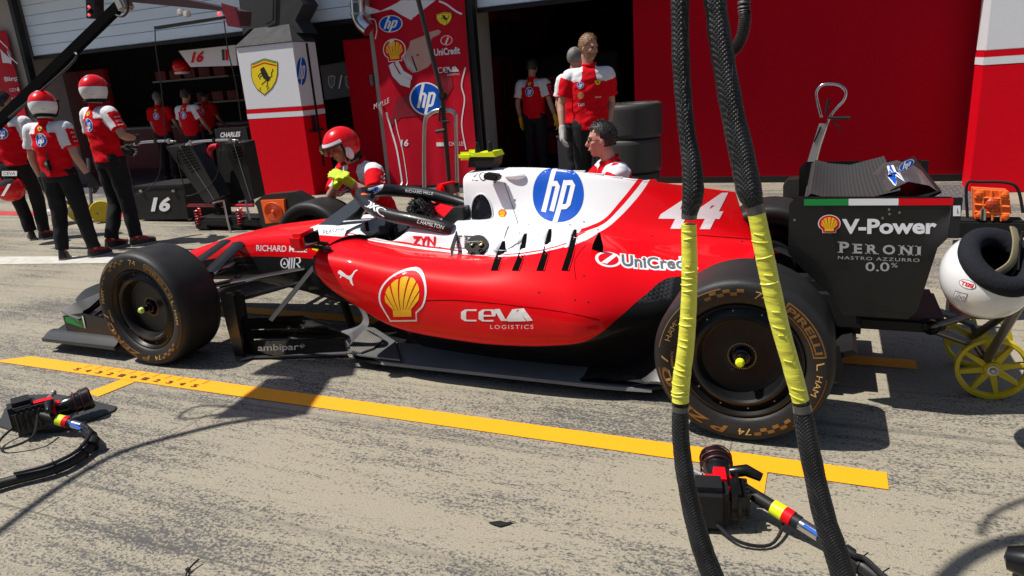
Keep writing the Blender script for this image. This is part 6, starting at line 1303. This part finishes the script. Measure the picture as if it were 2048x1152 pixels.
hz=thing('corrugated_hose','grey corrugated hose hanging behind the right strap','hose',U(1488,0,1,1.6)); hp=crv(UP(((1480,-1150),(1487,-200),(1488,0),(1490,35),(1485,70),(1470,97),(1455,105)),1.6),170)
obj('hose_tube',MB().tube(hp,[.0115+.0028*math.sin(i*2.1) for i in range(170)],12),mat('hose_grey',(.045,.043,.042),.5,var=.2),hz,smooth=True)
# trolley with yellow wheels, held helmet, small litter
ty=thing('wheel_trolley','steel tube trolley with two yellow wheels behind the legs of the helmeted men','trolley',U(175,430,1,6.6)); ty.location.z=0
for x in (158,202):
    c=U(x,418,1,6.6); w_=obj('wheel',MB().lathe([(0,-.03),(.03,-.03),(.10,-.02),(.145,-.03),(.15,0),(.145,.03),(.10,.02),(.03,.03),(0,.03)],(c.x,6.6,.15),V(.75,-.66,0),28),YPL,ty,smooth=True)
a=U(158,418,1,6.6);b_=U(202,418,1,6.6)
obj('axle',MB().tube([V(a.x,6.6,.17),V(b_.x,6.6,.17)],.018,8).tube([V(a.x,6.55,.13),V(b_.x,6.55,.13)],.018,8),STEEL,ty,smooth=True); obj('trolley_frame',MB().tube([V(a.x,6.6,.15),V(a.x-.35,6.4,.55)],.022,8).tube([V(a.x+.25,6.6,.15),V(a.x+.15,6.8,.85)],.022,8),TITAN,ty,smooth=True)
obj('tray',MB().box((a.x-.22,6.45,.18),(.35,.3,.06),bev=.01),mat('tray_white',(.6,.6,.6),.5),ty)
c=U(20,378,1,5.35); ch_=thing('crew_helmet','red helmet with a white stripe held by the man at the left edge','helmet',c-V(0,0,.13)); rt2=Matrix.Rotation(R(200),3,'X')@Matrix.Rotation(R(25),3,'Z')
hs2=obj('helmet_shell',MB().grid([[c+rt2@V(.135*math.sin(p)*math.cos(a),.155*math.sin(p)*math.sin(a),.145*math.cos(p)) for a in np.linspace(0,2*math.pi,33)] for p in np.linspace(0.02,2.2,16)]),HRED,ch_,smooth=True)
obj('helmet_lining',MB().ball(c+V(0,0,.02),(.10,.12,.10),16),MBLK,ch_,smooth=True); decal('logo_patch',[(LWHITE,rect(0,0,1,1))]+lines(LBLK,('CEVA',.1,.2,.9,.8)),*UP(((4,352),(34,352),(4,342)),5.15),[hs2],hs2,reach=.4); decal('helmet_stripe',[(LWHITE,poly([(0,0),(.3,0),(1,1),(.7,1)]))],*UP(((2,392),(22,392),(2,368)),5.15),[hs2],hs2,reach=.4)
zt=obj('cable_tie',MB().tube(crv([g0(398,1118,.02),g0(376,1140,.012),g0(368,1165,.004)],8),.0035,6).box(g0(376,1139,.012),(.012,.012,.01)),BLK,origin=g0(376,1140,0),smooth=True); tag(zt,'cut black cable tie lying on the concrete at the bottom edge','cable tie')
lf=MB(); lf.add([g0(*p,.006) for p in ((975,1044),(1000,1041),(1012,1044),(1032,1042),(1015,1049),(1000,1053),(988,1050))],[tuple(range(7))]); tag(obj('rubber_scrap',lf,MBLK,origin=g0(1000,1047,0)),'flat dark rubber scrap on the pale concrete below the orange line','scrap')

sh_=thing('crew_helmet','red and white helmet hanging in the dark left garage beside the number 16 sign','helmet',U(362,134,1,10.2)); c=U(362,134,1,10.2)
obj('helmet_shell',MB().grid([[c+V(.15*math.sin(p)*math.cos(a),.15*math.sin(p)*math.sin(a),.15*math.cos(p)) for a in np.linspace(0,2*math.pi,25)] for p in np.linspace(.02,2.3,14)]),HRED,sh_,smooth=True); obj('neck_trim',MB().tube([c+V(.115*math.cos(a),.115*math.sin(a),-.10) for a in np.linspace(0,2*math.pi,21)],.02,8,cap=False),LWHITE,sh_,smooth=True); obj('helmet_hook',MB().tube([c+V(0,0,.14),c+V(0,0,1.2)],.01,6),BLK,sh_)
for i,(px,py,Y,lb) in enumerate(((1010,120,10.8,'thin black cable hanging at the left of the dark right garage'),(548,120,10.6,'thin black cable hanging in the gap beside the white stand'))):
    q=U(px,py,1,Y); tag(obj('hanging_cable',MB().tube(crv([q+V(0,0,1.2),q+V(.03,0,.5),q+V(.12,0,-.3),q+V(.02,0,-.9),q+V(-.15,0,-1.2)],18),.012,6),HOSE,origin=q,smooth=True),lb,'cable')
mo=thing('monitor','dark flat screen on a pole inside the right garage','monitor',U(1000,70,1,11.2)); q=U(1000,80,1,11.2); obj('screen',MB().box(q,(.9,.06,.52),bev=.01),GBLK,mo); obj('screen_pole',MB().tube([q+V(0,.05,-.2),V(q.x,q.y+.05,0)],.03,8),BLK,mo)
tr_=thing('rolling_trolley','low grey trolley case standing in the mouth of the right garage','trolley',(-3.2,9.9,0)); obj('trolley_box',MB().box((-3.25,9.95,.36),(.55,.45,.56),bev=.02),mat('case_grey',(.10,.10,.105),.5),tr_); obj('trolley_lid',MB().box((-3.25,9.95,.66),(.57,.47,.03),bev=.008),GREY,tr_)
for sx in (-.22,.22): obj('caster',MB().lathe([(0,-.015),(.04,-.015),(.04,.015),(0,.015)],(-3.25+sx,9.75,.04),(0,1,0),14),MBLK,tr_)
